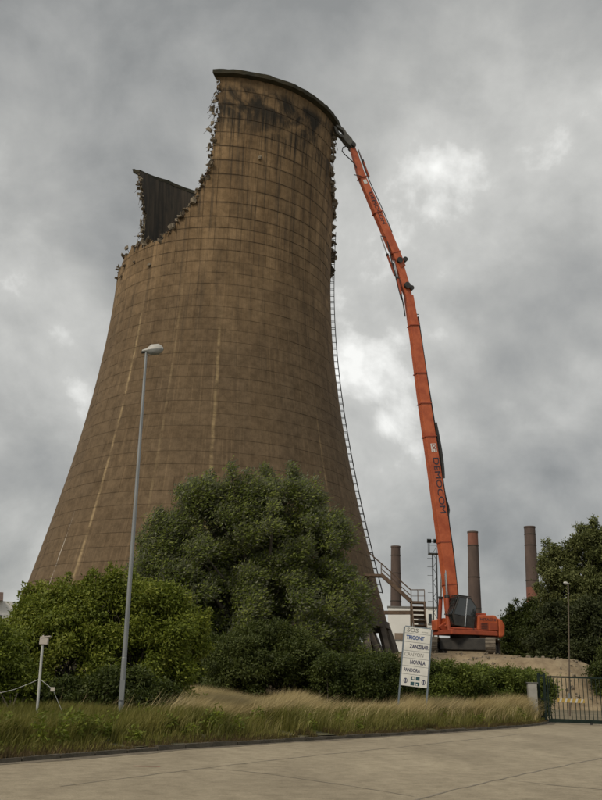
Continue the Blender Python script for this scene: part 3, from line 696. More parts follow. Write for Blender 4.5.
# undercarriage, turned so that the tracks point at the camera
uc = Matrix.Rotation(-math.atan2(fwd.y, fwd.x)+math.atan2(-.96, -.28), 4, 'Z')
def ucm(mb): mb.v = [tuple(uc @ Vector(v)) for v in mb.v]; return mb
ucm(MB().lathe([(1.5, 1.35), (1.5, 1.86)], 32)).build('slew_ring', m_dark, exc)
ucm(MB().box((0, 0, .98), (3.6, 4.6, 1.15))).build('car_body', m_dark, exc, bevel=.06)
for s in (-1, 1): ucm(MB().box((s*1.3, 0, .95), (.8, 4.6, .5))).build('axle_beam', m_dark, exc, bevel=.04)
TLn, TH, TW, TY = 3.1, .72, .95, 2.75
def track(side):
    c = side*TY
    fr = ucm(MB().box((0, c, .72), (5.6, .5, .55))).build('track_frame', m_dark, exc, bevel=.05)
    for x in np.linspace(-2.4, 2.4, 7): ucm(MB().tube([(x, c-.3, .33), (x, c+.3, .33)], .21, 12)).build('track_roller', m_dark, fr)
    for x in (-TLn, TLn): ucm(MB().tube([(x, c-.3, .78), (x, c+.3, .78)], .58, 18)).build('sprocket', m_dark, fr)
    peri = 4*TLn+2*math.pi*TH; n = 46
    for i in range(n):
        s = peri*i/n
        if s < 2*TLn: x, z, a = -TLn+s, .06, 0
        elif s < 2*TLn+math.pi*TH: a = (s-2*TLn)/TH; x, z = TLn+TH*math.sin(a), .06+TH-TH*math.cos(a)
        elif s < 4*TLn+math.pi*TH: x, z, a = TLn-(s-2*TLn-math.pi*TH), .06+2*TH, math.pi
        else: a = math.pi+(s-4*TLn-math.pi*TH)/TH; x, z = -TLn+TH*math.sin(a), .06+TH-TH*math.cos(a)
        mb = MB(); rot = Matrix.Rotation(-a, 3, 'Y'); mb.box((x, c, z), (peri/n*.93, TW, .07), rot)
        mb.box(Vector((x, c, z))+rot @ Vector((.1, 0, -.055)), (.05, TW, .05), rot); ucm(mb).build('track_shoe', m_track, fr)
track(-1); track(1)

# ================================================================== STEEL STAIR BESIDE THE TOWER
def stair():
    D = 84.0; a = at(381, 574, D); b = at(411, 601, D); c = at(424.5, 601, D)
    base = Vector((c.x, c.y, 0)); st = empty('steel_staircase', base, 0, 'rusty brown steel staircase with handrails climbing to the tower foot', 'staircase')
    T = lambda v: Vector(v)-base; a, b, c = T(a), T(b), T(c); back = Vector((.16, .98, 0))*1.0
    m_st = mat('rusty_stair_steel', (0.075, 0.05, 0.035), (0.14, 0.095, 0.065), 3, 0.85)
    for k in (0, 1):
        o = back*k; MB().bar(a+o, b+o, .08, .34).build('stringer', m_st, st)
        MB().tube([a+o+Vector((-1.4, 0, 2.2)), a+o+Vector((0, 0, 1.05)), b+o+Vector((0, 0, 1.05)), c+o+Vector((0, 0, 1.05))], .035, 6).build('handrail', m_st, st)
        MB().tube([a+o+Vector((0, 0, .55)), b+o+Vector((0, 0, .55)), c+o+Vector((0, 0, .55))], .025, 6).build('handrail', m_st, st)
        for f in (0, .33, .66, 1): p = a+(b-a)*f+o; MB().bar(p, p+Vector((0, 0, 1.07)), .05).build('rail_post', m_st, st)
        for f in (.5, 1): p = b+(c-b)*f+o; MB().bar(p, p+Vector((0, 0, 1.07)), .05).build('rail_post', m_st, st)
    for i in range(13): p = a+(b-a)*((i+.5)/13)+back*.5; MB().bar(p-back*.48, p+back*.48, .26, .04).build('tread', m_st, st)
    MB().box((a+Vector((-1.0, .1, -.1))+back*.5), (2.3, 1.3, .22)).build('upper_landing', m_st, st); MB().box(((b+c)/2+back*.5+Vector((0, 0, -.1))), ((c-b).length+.1, 1.15, .2)).build('landing', m_st, st)
    q0, q1 = T(at(384, 612.5, D)), T(at(412, 612.5, D)); MB().bar(q0, q1, .3, .34).build('support_beam', m_st, st)
    for p in (b, c):
        for k in (0, 1): MB().bar(p+back*k+Vector((0, 0, -.2)), Vector(((p+back*k).x, (p+back*k).y, 0)), .16).build('support_post', m_st, st)
    lowx0, lowx1 = b.x+.1, c.x-.1; zt = b.z-.3; n = 20
    for i in range(n): f = (i+.5)/n; MB().box(((lowx0+lowx1)/2, b.y-.3-f*5.2, zt*(1-f)), (lowx1-lowx0, .28, .05)).build('tread', m_st, st)
    for x in (lowx0-.06, lowx1+.06): MB().bar((x, b.y-.1, zt+.1), (x, b.y-5.5, .06), .09, .32).build('stringer', m_st, st)
    for i in range(n): f = (i+.5)/n; MB().box(((lowx0+lowx1)/2, b.y-.17-f*5.2, zt*(1-f)-.12), (lowx1-lowx0-.02, .03, zt/n*.7)).build('riser', m_st, st)
stair()

# ================================================================== FAR THINGS
m_brick = mat('weathered_chimney_brick', (0.14, 0.056, 0.038), (0.21, 0.09, 0.064), 0.35, 0.95, stretch=(1, 1, .35))
m_brick2 = mat('sooty_chimney_brick', (0.065, 0.048, 0.042), (0.105, 0.075, 0.064), 0.4, 0.95, stretch=(1, 1, .35))
def chimney(px, ptop, D, w_px, label, sooty_f, slot, bands):
    top = at(px, ptop, D); base = Vector((top.x, top.y, 0)); H = top.z; r = w_px/2*D/FPX
    ch = empty('brick_chimney', base, 0, label, 'chimney', 'three tall factory chimneys beyond the site')
    r0 = r*1.42; rad = lambda z: r0+(r-r0)*z/H
    cuts = [0]+[H*f for f in sooty_f]+[H]
    for i in range(len(cuts)-1):
        a, b = cuts[i], cuts[i+1]; MB().lathe([(rad(a), a), (rad(b), b-.002)], 28).build('shaft', (m_brick, m_brick2)[slot[i]], ch, smooth=True)
    MB().lathe([(rad(H)-.35, H-2), (rad(H)-.35, H+.003), (rad(H)+.12, H+.003), (rad(H)+.12, H-.5), (rad(H)-.02, H-.55)], 28).build('crown', m_brick2, ch)
    for f in bands: z = H*f; MB().lathe([(rad(z)+.01, z-.15), (rad(z)+.09, z-.12), (rad(z)+.09, z+.12), (rad(z)+.01, z+.15)], 28).build('iron_band', m_steel, ch)
chimney(395.6, 546, 300, 9.0, 'leftmost tall brick chimney, dark brown, rising behind the steel stairs', [.5], [0, 1], (.35, .6, .8, .93))
chimney(472.6, 531.5, 300, 10.0, 'middle tall brick chimney with red top, right behind the excavator cab', [.45, .91], [0, 1, 0], (.5, .7, .905))
chimney(529.5, 526.5, 290, 10.4, 'rightmost tall brick chimney, red below and sooty near its top, beside the trees', [.62], [0, 1], (.4, .66, .88, .95))
m_white = mat('white_factory_sheet', (0.62, 0.62, 0.60), (0.74, 0.74, 0.72), 0.15, 0.7); m_win = mat('dark_window_glass', (0.02, 0.025, 0.03), (0.03, 0.035, 0.04), 1, 0.15); m_roof = mat('grey_roof_edge', (0.12, 0.12, 0.12), (0.18, 0.18, 0.17), 1, 0.8); m_brown = mat('brown_band', (0.16, 0.12, 0.09), (0.22, 0.17, 0.13), 1, 0.8)
def factory():
    D = 165; a = at(388, 606.5, D); b = at(436, 608.8, D); H = (a.z+b.z)/2; c = (a+b)/2; base = Vector((c.x, c.y, 0)); L = (Vector((b.x, b.y, 0))-Vector((a.x, a.y, 0))).length; rz = math.atan2(b.y-a.y, b.x-a.x)
    f = empty('factory_hall', base, rz, 'white flat-roofed factory hall far behind the sign and stairs', 'building')
    MB().box((0, 12, H/2), (L, 24, H)).build('wall', m_white, f); MB().box((0, 12, H+.12), (L+.3, 24.3, .25)).build('roof_edge', m_roof, f)
    k = D/FPX; X = lambda px: (px-388)/(436-388)*L-L/2; Zp = lambda py: H-(py-607.5)*k
    for (x0, x1, y0, y1, m) in ((394.5, 405, 631.5, 637.5, m_brown), (407, 413, 631.5, 637.5, m_win), (428.5, 431.5, 613, 622, m_win), (418, 426, 618, 624, m_win)):
        w = MB().box(((X(x0)+X(x1))/2, -.02, (Zp(y0)+Zp(y1))/2), (X(x1)-X(x0), .08, Zp(y0)-Zp(y1))).build('window', m, f)
        MB().box(((X(x0)+X(x1))/2, -.06, Zp(y1)-.1), (X(x1)-X(x0)+.3, .2, .12)).build('sill', m_roof, w)
factory()
def house_left():
    D = 66; a = at(-30, 601, D); b = at(13.5, 601, D); H = at(5, 601, D).z; base = Vector(((a.x+b.x)/2, (a.y+b.y)/2, 0)); L = (b-a).length; rz = math.atan2(b.y-a.y, b.x-a.x)
    h = empty('white_house', base, rz, 'white rendered house at the far left edge, half hidden by the bush', 'house')
    MB().box((0, 4, H/2), (L, 8, H)).build('wall', m_white, h)
    m_tile = mat('brown_roof_tiles', (0.07, 0.045, 0.035), (0.12, 0.075, 0.055), 2, .9)
    MB().prism([Vector((-L/2-.3, -.45, H)), Vector((-L/2-.3, 8.45, H)), Vector((-L/2-.3, 4, H+.9))], (0, 0, .003), (L-.4, 0, 0)).build('roof', m_tile, h)
    for x in (L/2-1.05, L/2-2.7):
        w = MB().box((x, -.02, H-1.6), (.9, .1, 1.3)).build('window', m_win, h); MB().box((x, -.06, H-2.3), (1.1, .2, .08)).build('sill', m_roof, w)
        for q in (-.47, .47): MB().box((x+q, -.04, H-1.6), (.06, .12, 1.4)).build('frame', m_white, w)
house_left()
def mast():
    D = 112; top = at(434.2, 541, D); base = Vector((top.x, top.y, 0)); H = top.z
    t = empty('floodlight_mast', base, 0, 'slim grey lattice floodlight mast with ladder rungs and lamps, left of the boom', 'floodlight mast')
    m_g = mat('galvanised_mast', (0.10, 0.10, 0.095), (0.17, 0.17, 0.16), 2, .6, metal=.4); w = .24
    for sx in (-1, 1):
        for sy in (-1, 1): MB().bar((sx*w*1.3, sy*w*1.3, 0), (sx*w, sy*w, H-1.6), .09).build('corner_post', m_g, t)
    n = int(H/.9)
    for i in range(n):
        z = i*.9; s = 1 if i % 2 else -1; br = MB()
        br.bar((-s*w*1.15, -w*1.15, z), (s*w*1.15, -w*1.15, z+.9), .05); br.bar((w*1.15, -s*w*1.15, z), (w*1.15, s*w*1.15, z+.9), .05); br.build('brace', m_g, t)
    for z in np.arange(6, H-2, 1.05): MB().bar((-w*1.2, 0, z), (-w*1.2-.62, 0, z), .045).build('step_rung', m_g, t)
    MB().box((0, 0, H-1.6), (1.5, 1.2, .1)).build('platform', m_g, t)
    for (a, b) in (((-.7, -.55, H-1.6), (-.7, -.55, H-.2)), ((.7, -.55, H-1.6), (.7, -.55, H-.2)), ((-.7, -.55, H-.6), (.7, -.55, H-.6)), ((-.7, .55, H-1.6), (-.7, .55, H-.2)), ((-.7, -.55, H-.2), (.7, -.55, H-.2))): MB().bar(a, b, .06).build('guard_rail', m_g, t)
    for x, y in ((-.75, -.7), (.05, -.75), (.7, -.7)):
        fl_ = MB().box((x, y, H-.1), (.5, .32, .45), Matrix.Rotation(R_(25), 3, 'X')).build('floodlight', m_dark, t); MB().box((x, y-.17, H-.17), (.42, .02, .36), Matrix.Rotation(R_(25), 3, 'X')).build('lens', m_glass, fl_)
mast()

# ================================================================== STREET FURNITURE
m_galv = mat('galvanised_lamp_steel', (0.20, 0.215, 0.225), (0.27, 0.285, 0.295), 2.5, .5, metal=.35, stretch=(1, 1, .2)); m_lampwhite = mat('lamp_housing', (0.36, 0.36, 0.34), (0.46, 0.455, 0.43), 3, .5); m_lens = mat('lamp_bowl', (0.20, 0.21, 0.21), (0.26, 0.27, 0.27), 6, .15)
m_pole2 = mat('brown_lamp_post', (0.09, 0.07, 0.05), (0.13, 0.105, 0.08), 3, .8)
def street_lamp(pb, pt, D, label, r0, r1, headscale, flip=1, zb=.2, pm_=None):
    top = at(*pt, D); bx = at(*pb, D); k = (zb-bx.z)/(top.z-bx.z); bx = bx+(top-bx)*k; base = Vector((bx.x, bx.y, zb-.05))
    L = empty('street_lamp', base, 0, label, 'street lamp'); tp = top-base; h = headscale
    MB().tube([Vector((0, 0, 0)), tp*.18, tp*.182, tp*.6, tp], [r0*1.1, r0*1.08, r0, (r0+r1)/2, r1], 14).build('pole', pm_ or m_galv, L, smooth=False)
    MB().box((0, -r0*1.2, 1.1), (.12, .04, .5)).build('service_hatch', m_galv, L)
    # lantern: upper housing, bowl below, clamp behind
    secs = [(-.18, .05, .05), (0, .09, .10), (.16, .15, .22), (.2, .16, .26), (.5, .17, .26), (.64, .13, .16), (.72, .04, .05)]
    def lant(zf, name, m, par):
        mb = MB(); vs = []; n = 10
        for x, w, z in secs:
            for j in range(n+1): a = math.pi*j/n; vs.append((tp.x+flip*x*h, tp.y+math.cos(a)*w*h, tp.z+.06*h+x*.12*h+zf*math.sin(a)*z*h))
        mb.add(vs, [(i*(n+1)+j, i*(n+1)+j+1, (i+1)*(n+1)+j+1, (i+1)*(n+1)+j) for i in range(len(secs)-1) for j in range(n)]); return mb.build(name, m, par, smooth=True)
    lant(1.0, 'lantern_housing', m_lampwhite, L); lant(-.85, 'lantern_bowl', m_lens, L)
    MB().tube([tp-Vector((flip*.2*h, 0, .03*h)), tp+Vector((flip*.16*h, 0, .06*h))], .055*h, 10).build('clamp', m_dark, L)
street_lamp((120.5, 712), (146.3, 352), 25.0, 'tall grey street lamp on the left verge in front of the tower', .064, .036, .7)
street_lamp((569.5, 690), (568.2, 584), 58.0, 'thin brown-grey lamp post behind the gate at the right', .05, .035, .42, -1, 0.0, m_pole2)
def marker_post():
    D = 24.5; top = at(42.5, 645, D); b0 = at(37, 712, D); k = (.15-b0.z)/(top.z-b0.z); bx = b0+(top-b0)*k; base = Vector((bx.x, bx.y, .12)); t = top-base
    p = empty('marker_post', base, 0, 'short white post with small pale box on top, in the grass at left', 'post')
    m_p = mat('pale_grey_post', (0.42, 0.43, 0.42), (0.52, 0.53, 0.51), 4, .6); MB().tube([(0, 0, 0), t], .032, 10).build('pole', m_p, p)
    m_b = mat('beige_box', (0.42, 0.38, 0.34), (0.5, 0.46, 0.41), 6, .7); MB().box(t+Vector((.03, 0, .1)), (.21, .12, .17)).build('box', m_b, p, bevel=.01)
    MB().box(t+Vector((.06, 0, .21)), (.25, .15, .03), Matrix.Rotation(R_(-7), 3, 'Y')).build('box_cover', m_b, p); MB().tube([t+Vector((0, 0, .18)), t+Vector((-.01, 0, .25))], .02, 8).build('knob', m_b, p)
    s = t*.62
    MB().tube([s, s+Vector((-.25, 0, -.12)), s+Vector((-.6, -.05, -.27)), s+Vector((-1.15, -.1, -.42)), Vector((-2.2, -.2, .3))], .007, 6).build('stay_wire', m_p, p); MB().tube([s, s+Vector((.18, 0, -.12)), s+Vector((.36, 0, -.24)), Vector((.9, .2, .0))], .007, 6).build('stay_wire', m_p, p)
    MB().box(s+Vector((.36, 0, -.24)), (.1, .06, .1)).build('wire_tensioner', m_b, p)
marker_post()
def sign():
    D = 35.5; TL_, TR, BR, BL = [at(x, y, D) for x, y in ((405.4, 626.5), (431.8, 629.2), (426.0, 688.3), (400.6, 684.8))]
    o = (TL_+TR+BR+BL)/4; x = ((TR-TL_)+(BR-BL)).normalized(); yy = ((TL_-BL)+(TR-BR)); z = x.cross(yy).normalized(); yv = z.cross(x); W_ = ((TR-TL_).length+(BR-BL).length)/2; H_ = ((TL_-BL).length+(TR-BR).length)/2
    base = Vector((o.x, o.y, .15)); s = empty('sign_board', base, 0, 'leaning white sign board listing names in dark letters, in front of the hedge', 'sign')
    rot = Matrix((x, yv, z)).transposed(); c = o-base
    m_sg = mat('sign_white_panel', (0.60, 0.60, 0.57), (0.70, 0.70, 0.67), 2.5, .55); m_fr = mat('sign_frame_grey', (0.16, 0.20, 0.24), (0.22, 0.26, 0.30), 3, .5, metal=.4)
    ph = H_/7.0; hs = [.105, .15, .15, .125, .13, .14, .20]; yacc = H_/2
    for i, hh in enumerate(hs):
        h_ = hh*H_; MB().box(c+rot @ Vector((0, yacc-h_/2, 0)), (W_, h_-.012, .03), rot).build('panel', m_sg, s); yacc -= h_
    MB().box(c+rot @ Vector((0, 0, -.025)), (W_-.01, H_-.01, .016), rot).build('backing', m_fr, s)
    for sx in (-1, 1):
        a = c+rot @ Vector((sx*(W_/2+.03), H_/2, -.03)); dn = -(rot @ Vector((0, 1, 0))); e = a+dn*(a.z/-dn.z); MB().bar(a, e, .05, .06).build('leg', m_fr, s)
    MB().bar(c+rot @ Vector((-W_/2, H_/2+.02, -.01)), c+rot @ Vector((W_/2, H_/2+.02, -.01)), .04).build('top_rail', m_fr, s)
    inkb = mat('sign_blue_ink', (0.03, 0.07, 0.22), (0.04, 0.09, 0.26), 1, .6); inkd = mat('sign_navy_ink', (0.035, 0.04, 0.09), (0.05, 0.055, 0.11), 1, .6); inkg = mat('sign_grey_ink', (0.16, 0.16, 0.15), (0.22, 0.22, 0.21), 1, .6); inkt = mat('sign_teal_ink', (0.02, 0.07, 0.09), (0.03, 0.09, 0.11), 1, .6)
    def T(txt, u, v, size, m, st=1.0, bo=0.006): put_text(txt, size, c+rot @ Vector((u*W_, v*H_, .0165)), x, z, m, s, st, bo, .002)
    T('SOS', -.2, .447, .21, inkg, 1.2, .004); T('services', .27, .437, .07, inkg, 1.1, 0); T('TRIGONT', -.08, .32, .2, inkb, .78, .008); T('ZANZIBAR', .09, .17, .2, inkd, .74, .007)
    T('CANYON', -.08, .033, .2, inkg, .85, 0.0); T('NOVALA', .08, -.095, .2, inkd, .72, .007); T('PANDORA', -.12, -.23, .18, inkd, .72, .005)
    for u in (-.33, .36):
        R0, mb = .075, MB(); n = 20
        vs = [c+rot @ Vector((u*W_+math.cos(2*math.pi*i/n)*r, -.41*H_+math.sin(2*math.pi*i/n)*r*1.25, .018)) for i in range(n) for r in (R0, R0*.72)]
        mb.add(vs, [(2*i, 2*((i+1) % n), 2*((i+1) % n)+1, 2*i+1) for i in range(n)]); mb.box(c+rot @ Vector((u*W_, -.41*H_, .017)), (.04, .13, .004), rot); mb.build('round_emblem', inkd, s)
    for a, b_ in ((-.07, -.36), (.12, -.36), (-.07, -.45), (.12, -.45)): MB().box(c+rot @ Vector(((a+.01)*W_, b_*H_, .017)), (.14, .13, .004), rot).build('square_emblem', inkt, s)
    MB().box(c+rot @ Vector((-.04*W_, -.36*H_, .02)), (.08, .07, .004), rot).build('square_mark', m_sg, s); MB().box(c+rot @ Vector((.11*W_, -.46*H_, .02)), (.06, .06, .004), rot).build('square_mark', m_sg, s)
sign()
def gate():
    a = on_ground(549, 723.2); D = math.hypot(a.x, a.y); b = Vector((a.x+6.2, a.y-1.9, 0)); rz = math.atan2(b.y-a.y, b.x-a.x); L = (b-a).length; H = at(549, 675.5, D).z
    m_gr = mat('dark_green_gate_paint', (0.008, 0.016, 0.013), (0.014, 0.025, 0.021), 4, .8, spec=.2); g_ = empty('sliding_gate', a, rz, 'dark green barred sliding gate at the right end of the road', 'gate')
    MB().box((L/2, 0, .14), (L, .1, .16)).build('bottom_rail', m_gr, g_); MB().box((L/2, 0, H-.05), (L, .08, .08)).build('top_rail', m_gr, g_)
    bar_ = MB(); bar_.box((0, 0, (H-.1+.22)/2), (.032, .032, H-.32)); bme = bar_.mesh('bar'); bme.materials.append(m_gr)
    for i in range(int(L/.19)): o = link('bar', bme, None, g_); o.location = (.12+i*.19, 0, 0)
    for x in (.03, L*.5, L-.03): MB().box((x, 0.001, (H+.22)/2), (.07, .072, H-.3)).build('stile', m_gr, g_)
    for x in (1.9, L-1.2): MB().tube([(x, -.05, .06), (x, .05, .06)], .07, 12).build('wheel', m_dark, g_)
    m_y = mat('yellow_reflector', (0.34, 0.23, 0.05), (0.42, 0.29, 0.07), 4, .6); q = at(571, 700.5, D); x0 = (Vector((q.x, q.y, 0))-a).dot((b-a).normalized())
    m_sand = mat('dull_white_stripe', (0.42, 0.42, 0.4), (0.5, 0.5, 0.48), 3, .7); pl = MB().box((x0, -.03, q.z), (1.22, .015, .17)).build('warning_plate', m_y, g_)
    for i in range(5): dx = x0-.48+i*.24; MB().prism([Vector((dx-.06, -.04, q.z-.083)), Vector((dx+.03, -.04, q.z-.083)), Vector((dx+.09, -.04, q.z+.083)), Vector((dx, -.04, q.z+.083))], (0, -.002, 0), (0, -.003, 0)).build('white_stripe', m_sand, pl)
    pp = a-(b-a).normalized()*.25; po = empty('gate_post', (pp.x, pp.y, 0), rz, 'dark green double gate post beside the hedge end', 'gate post')
    for s_ in (-.13, .13): MB().box((s_, 0, (H+.12)/2), (.12, .14, H+.12)).build('upright', m_gr, po, bevel=.01)
    for z in (.3, H*.5, H): MB().box((0, 0, z), (.16, .1, .08)).build('tie', m_gr, po)
    m_box = mat('grey_white_cabinet', (0.25, 0.245, 0.22), (0.34, 0.335, 0.31), 3, .7); q = at(532.5, 698, 45.3); ub = empty('utility_box', (q.x, q.y, .08), rz+.25, 'small white utility box in the grass by the gate', 'utility box'); hB = at(532.5, 683, 45.3).z-.08
    MB().box((0, 0, hB/2), (.42, .3, hB)).build('cabinet', m_box, ub, bevel=.015); MB().box((0, -.152, hB*.55), (.4, .012, hB*.75)).build('door', m_box, ub); MB().box((0, 0, hB+.02), (.52, .36, .04)).build('lid', m_roof, ub); MB().box((.14, -.165, hB*.55), (.03, .02, .09)).build('lock', m_dark, ub)
gate()

# ================================================================== VEGETATION
m_bark = mat('grey_brown_bark', (0.05, 0.042, 0.032), (0.10, 0.085, 0.065), 3, .95, bump=.6, stretch=(1, 1, .25))
def unit(v): return v/np.maximum(np.linalg.norm(v, axis=-1, keepdims=True), 1e-9)
def leaf_cloud(C, Rr, n, L, Wd, pal, wind=(0, 0, 0), wamt=0.0, droop=.2, shell=.45, jitter=.22, spread=.6, flat=1.0, fuzz=.3):
    """n leaves over clumps (centres C, radii Rr (k,3)); every leaf is a folded four-corner blade"""
    k = len(C); wgt = (Rr[:, 0]*Rr[:, 2]); idx = rng.choice(k, n, p=wgt/wgt.sum())
    d = unit(rng.normal(size=(n, 3))); rad = (shell+(1-shell)*rng.random(n))**0.7*(1+fuzz*rng.normal(size=n))
    P = C[idx]+d*Rr[idx]*rad[:, None]
    ax = unit(d*.6+np.array(wind)*wamt+rng.normal(size=(n, 3))*spread+np.array((0, 0, -droop)))
    up = unit(d*.5+np.array((0, 0, .55*flat))+rng.normal(size=(n, 3))*.55); sd = unit(np.cross(ax, up)); nn = np.cross(sd, ax)
    l = (L*(.65+.7*rng.random(n)))[:, None]; w = (Wd*(.65+.7*rng.random(n)))[:, None]
    V = np.stack([P, P+ax*l*.45+sd*w*.5+nn*w*.12, P+ax*l-nn*l*.1, P+ax*l*.45-sd*w*.5+nn*w*.12], 1).reshape(-1, 3)
    b = np.arange(n)*4; F = np.concatenate([np.stack([b, b+1, b+2], 1), np.stack([b, b+2, b+3], 1)])
    pal = np.array(pal); cl = rng.random((k, 1))                   # sprays of one branch resemble each other
    f = np.clip(.55*cl[idx]+.45*rng.random((n, 1))+jitter*rng.normal(size=(n, 1)), 0, .999)*(len(pal)-1); i0 = f.astype(int)[:, 0]; fr_ = f-i0[:, None]
    c = pal[i0]*(1-fr_)+pal[i0+1]*fr_; c = c*(.85+.3*rng.random((n, 1)))
    return V, F, np.repeat(c, 4, 0)
def clumps(lobes, n, rmin, rmax, inner=.35):
    """lobes: (centre Vector, (rx, ry, rz)); returns clump centres and radii filling the lobes' outer part"""
    C, Rr = [], []; vol = np.array([l[1][0]*l[1][2] for l in lobes]); pk = rng.choice(len(lobes), n, p=vol/vol.sum())
    for q in pk:
        c, r = lobes[q]; d = unit(rng.normal(size=3)); d = d if d[2] > -.75 else -d
        f = inner+(1-inner)*rng.random()**.6; rr = rng.uniform(rmin, rmax)
        p = np.array(c)+d*np.array(r)*f*(1-.35*rr/max(r))
        C.append(p); Rr.append((rr*rng.uniform(.8, 1.35), rr*rng.uniform(.8, 1.35), rr*rng.uniform(.6, .95)))
    C = np.array(C); Rr = np.array(Rr); ok = C[:, 2] > .15; return C[ok], Rr[ok]
def lobe(px, py, rx, ry, D, depth=None):
    k = D/FPX*1.03; p = at(px, py, D); return (np.array(p), (rx*k, (depth or rx*k), ry*k))
def plant(name, label, cat, base, lobes, ncl, rmin, rmax, nleaf, L, Wd, pal, lmat, trunk=.2, stems=1, wind=(0, 0, 0), wamt=0., droop=.2, group=None, inner=.35, nlimb=26, shell=.45, extra=None, spread=.6, part='crown'):
    t = empty(name, base, rng.random()*.01, label, cat, group); b = np.array(base)
    C, Rr = clumps(lobes, ncl, rmin, rmax, inner)
    if extra is not None: C = np.concatenate([C, extra[0]]); Rr = np.concatenate([Rr, extra[1]])
    V, F, c = leaf_cloud(C, Rr, nleaf, L, Wd, pal, wind, wamt, droop, shell, spread=spread); V[:, 2] = np.maximum(V[:, 2], b[2]+.02)
    link(part, np_mesh(part, V-b, F, c), lmat, t)
    cen = np.mean([l[0] for l in lobes], 0); top = max(l[0][2] for l in lobes)
    mb = MB(); tips = C[rng.choice(len(C), min(nlimb, len(C)), replace=False)]-b
    for s_ in range(stems):
        o = np.array((rng.uniform(-1, 1), rng.uniform(-1, 1), 0))*(.15 if stems == 1 else .5*stems**.5); fork = (cen-b)*np.array((.5, .5, .42))+o*1.2
        mb.tube([tuple(o*.4), tuple(o*.5+fork*.5), tuple(fork)], [trunk*1.2, trunk, trunk*.75], 8)
        for q in tips[s_::stems]:
            m1 = fork+(q-fork)*.5+np.array((0, 0, .12*np.linalg.norm(q-fork)))+rng.normal(size=3)*.15
            mb.tube([tuple(fork*.9), tuple(m1), tuple(q)], [trunk*.5, trunk*.28, trunk*.07], 5, cap=False)
    mb.build('trunk' if stems == 1 else 'stems', m_bark, t, smooth=True); return t
lm_pop = leaf_mat('windblown_tree_leaves', (0.21, 0.225, 0.145)); lm_bush = leaf_mat('yellow_green_bush_leaves'); lm_dark = leaf_mat('dark_shrub_leaves'); lm_right = leaf_mat('olive_tree_leaves'); lm_hedge = leaf_mat('hedge_leaves')
P_pop = [(0.0715, 0.0976, 0.014), (0.1162, 0.1508, 0.022), (0.1609, 0.1981, 0.033), (0.231, 0.2587, 0.062)]
P_bush = [(0.0906, 0.1175, 0.0147), (0.1449, 0.1828, 0.023), (0.1993, 0.235, 0.0314), (0.2657, 0.2873, 0.0503)]
P_dark = [(0.0381, 0.0529, 0.011), (0.0616, 0.0828, 0.017), (0.0896, 0.1115, 0.025)]
P_right = [(0.084, 0.0983, 0.0306), (0.126, 0.1462, 0.0481), (0.168, 0.189, 0.0677), (0.204, 0.2204, 0.0874)]
P_hedge = [(0.0728, 0.1008, 0.0177), (0.1216, 0.1596, 0.0278), (0.1782, 0.215, 0.0417)]
def shoots(pts, D, r, dz):                                # loose sprays standing out of the outline
    C, Rr = [], []
    for px, py in pts:
        p = np.array(at(px, py, D+rng.uniform(-dz, dz)))
        for k in range(4): C.append(p+np.array((rng.normal()*r*.6, rng.normal()*r*.6, -k*r*.8))); Rr.append((r*(.5+.25*k), r*(.5+.25*k), r*(.6+.2*k)))
    return np.array(C), np.array(Rr)
# big tree in front of the tower
D = 52; base = gx(262, D)
plant('willow_tree', 'large round dark green windblown tree in front of the cooling tower', 'tree', base,
      [lobe(215, 545, 56, 62, D, 3.6), lobe(178, 572, 44, 52, D, 3.4), lobe(280, 535, 54, 60, D, 3.8), lobe(308, 565, 36, 54, D, 3.4), lobe(322, 615, 28, 50, D, 3.2), lobe(200, 620, 64, 48, D, 4), lobe(270, 615, 78, 62, D, 4.5), lobe(285, 655, 65, 36, D, 3.6), lobe(245, 640, 84, 40, D, 2.5), lobe(262, 570, 62, 60, D, 1.8), lobe(225, 590, 60, 50, D, 1.8)],
      520, .38, .95, 330000, .20, .078, P_pop, lm_pop, .38, 1, (1, -.15, .55), .9, .0, inner=.6, nlimb=50, shell=.5,
      extra=shoots([(160, 515), (185, 494), (206, 480), (232, 474), (252, 478), (270, 471), (292, 472), (308, 490), (322, 500), (330, 520), (338, 545), (345, 572), (145, 540), (138, 560), (350, 598), (352, 630)], D, .75, 1.5))
# bushes on the left verge
D = 29.5; base = gx(105, D); base.z = .1
plant('elder_bush', 'wide yellow-green bush on the left verge behind the street lamp', 'bush', base,
      [lobe(105, 622, 46, 44, D, 1.5), lobe(62, 632, 40, 44, D, 1.5), lobe(155, 622, 36, 32, D, 1.3), lobe(182, 640, 22, 34, D, 1.1), lobe(30, 664, 30, 34, D, 1.3), lobe(95, 668, 90, 36, D, 1.7), lobe(100, 700, 92, 22, D, 1.4)],
      300, .22, .5, 150000, .115, .058, P_bush, lm_bush, .07, 5, (1, 0, .15), .3, .2, inner=.5, nlimb=60,
      extra=shoots([(24, 588), (18, 606), (44, 585), (66, 577), (88, 575), (112, 567), (136, 572), (150, 585), (172, 592), (188, 600), (203, 612), (196, 632), (30, 600), (100, 572)], D, .24, .6))
D = 27.0; base = gx(-6, D); base.z = .1
plant('edge_bush', 'green bush cut by the left picture edge beside the marker post', 'bush', base, [lobe(-20, 668, 36, 40, D, 1.4), lobe(6, 690, 30, 26, D, 1.1)], 90, .2, .45, 42000, .12, .055, P_bush[:3], lm_bush, .05, 3, droop=.25, nlimb=20)
D = 26.6; base = gx(120, D); base.z = .12
plant('dark_shrub', 'low dark leafy shrub at the foot of the street lamp', 'shrub', base, [lobe(122, 694, 38, 22, D, .7), lobe(75, 700, 44, 18, D, .7), lobe(152, 702, 24, 15, D, .6)], 100, .16, .34, 42000, .11, .05, P_dark, lm_dark, .02, 4, droop=.2, nlimb=20)
D = 41; base = gx(265, D); base.z = .1
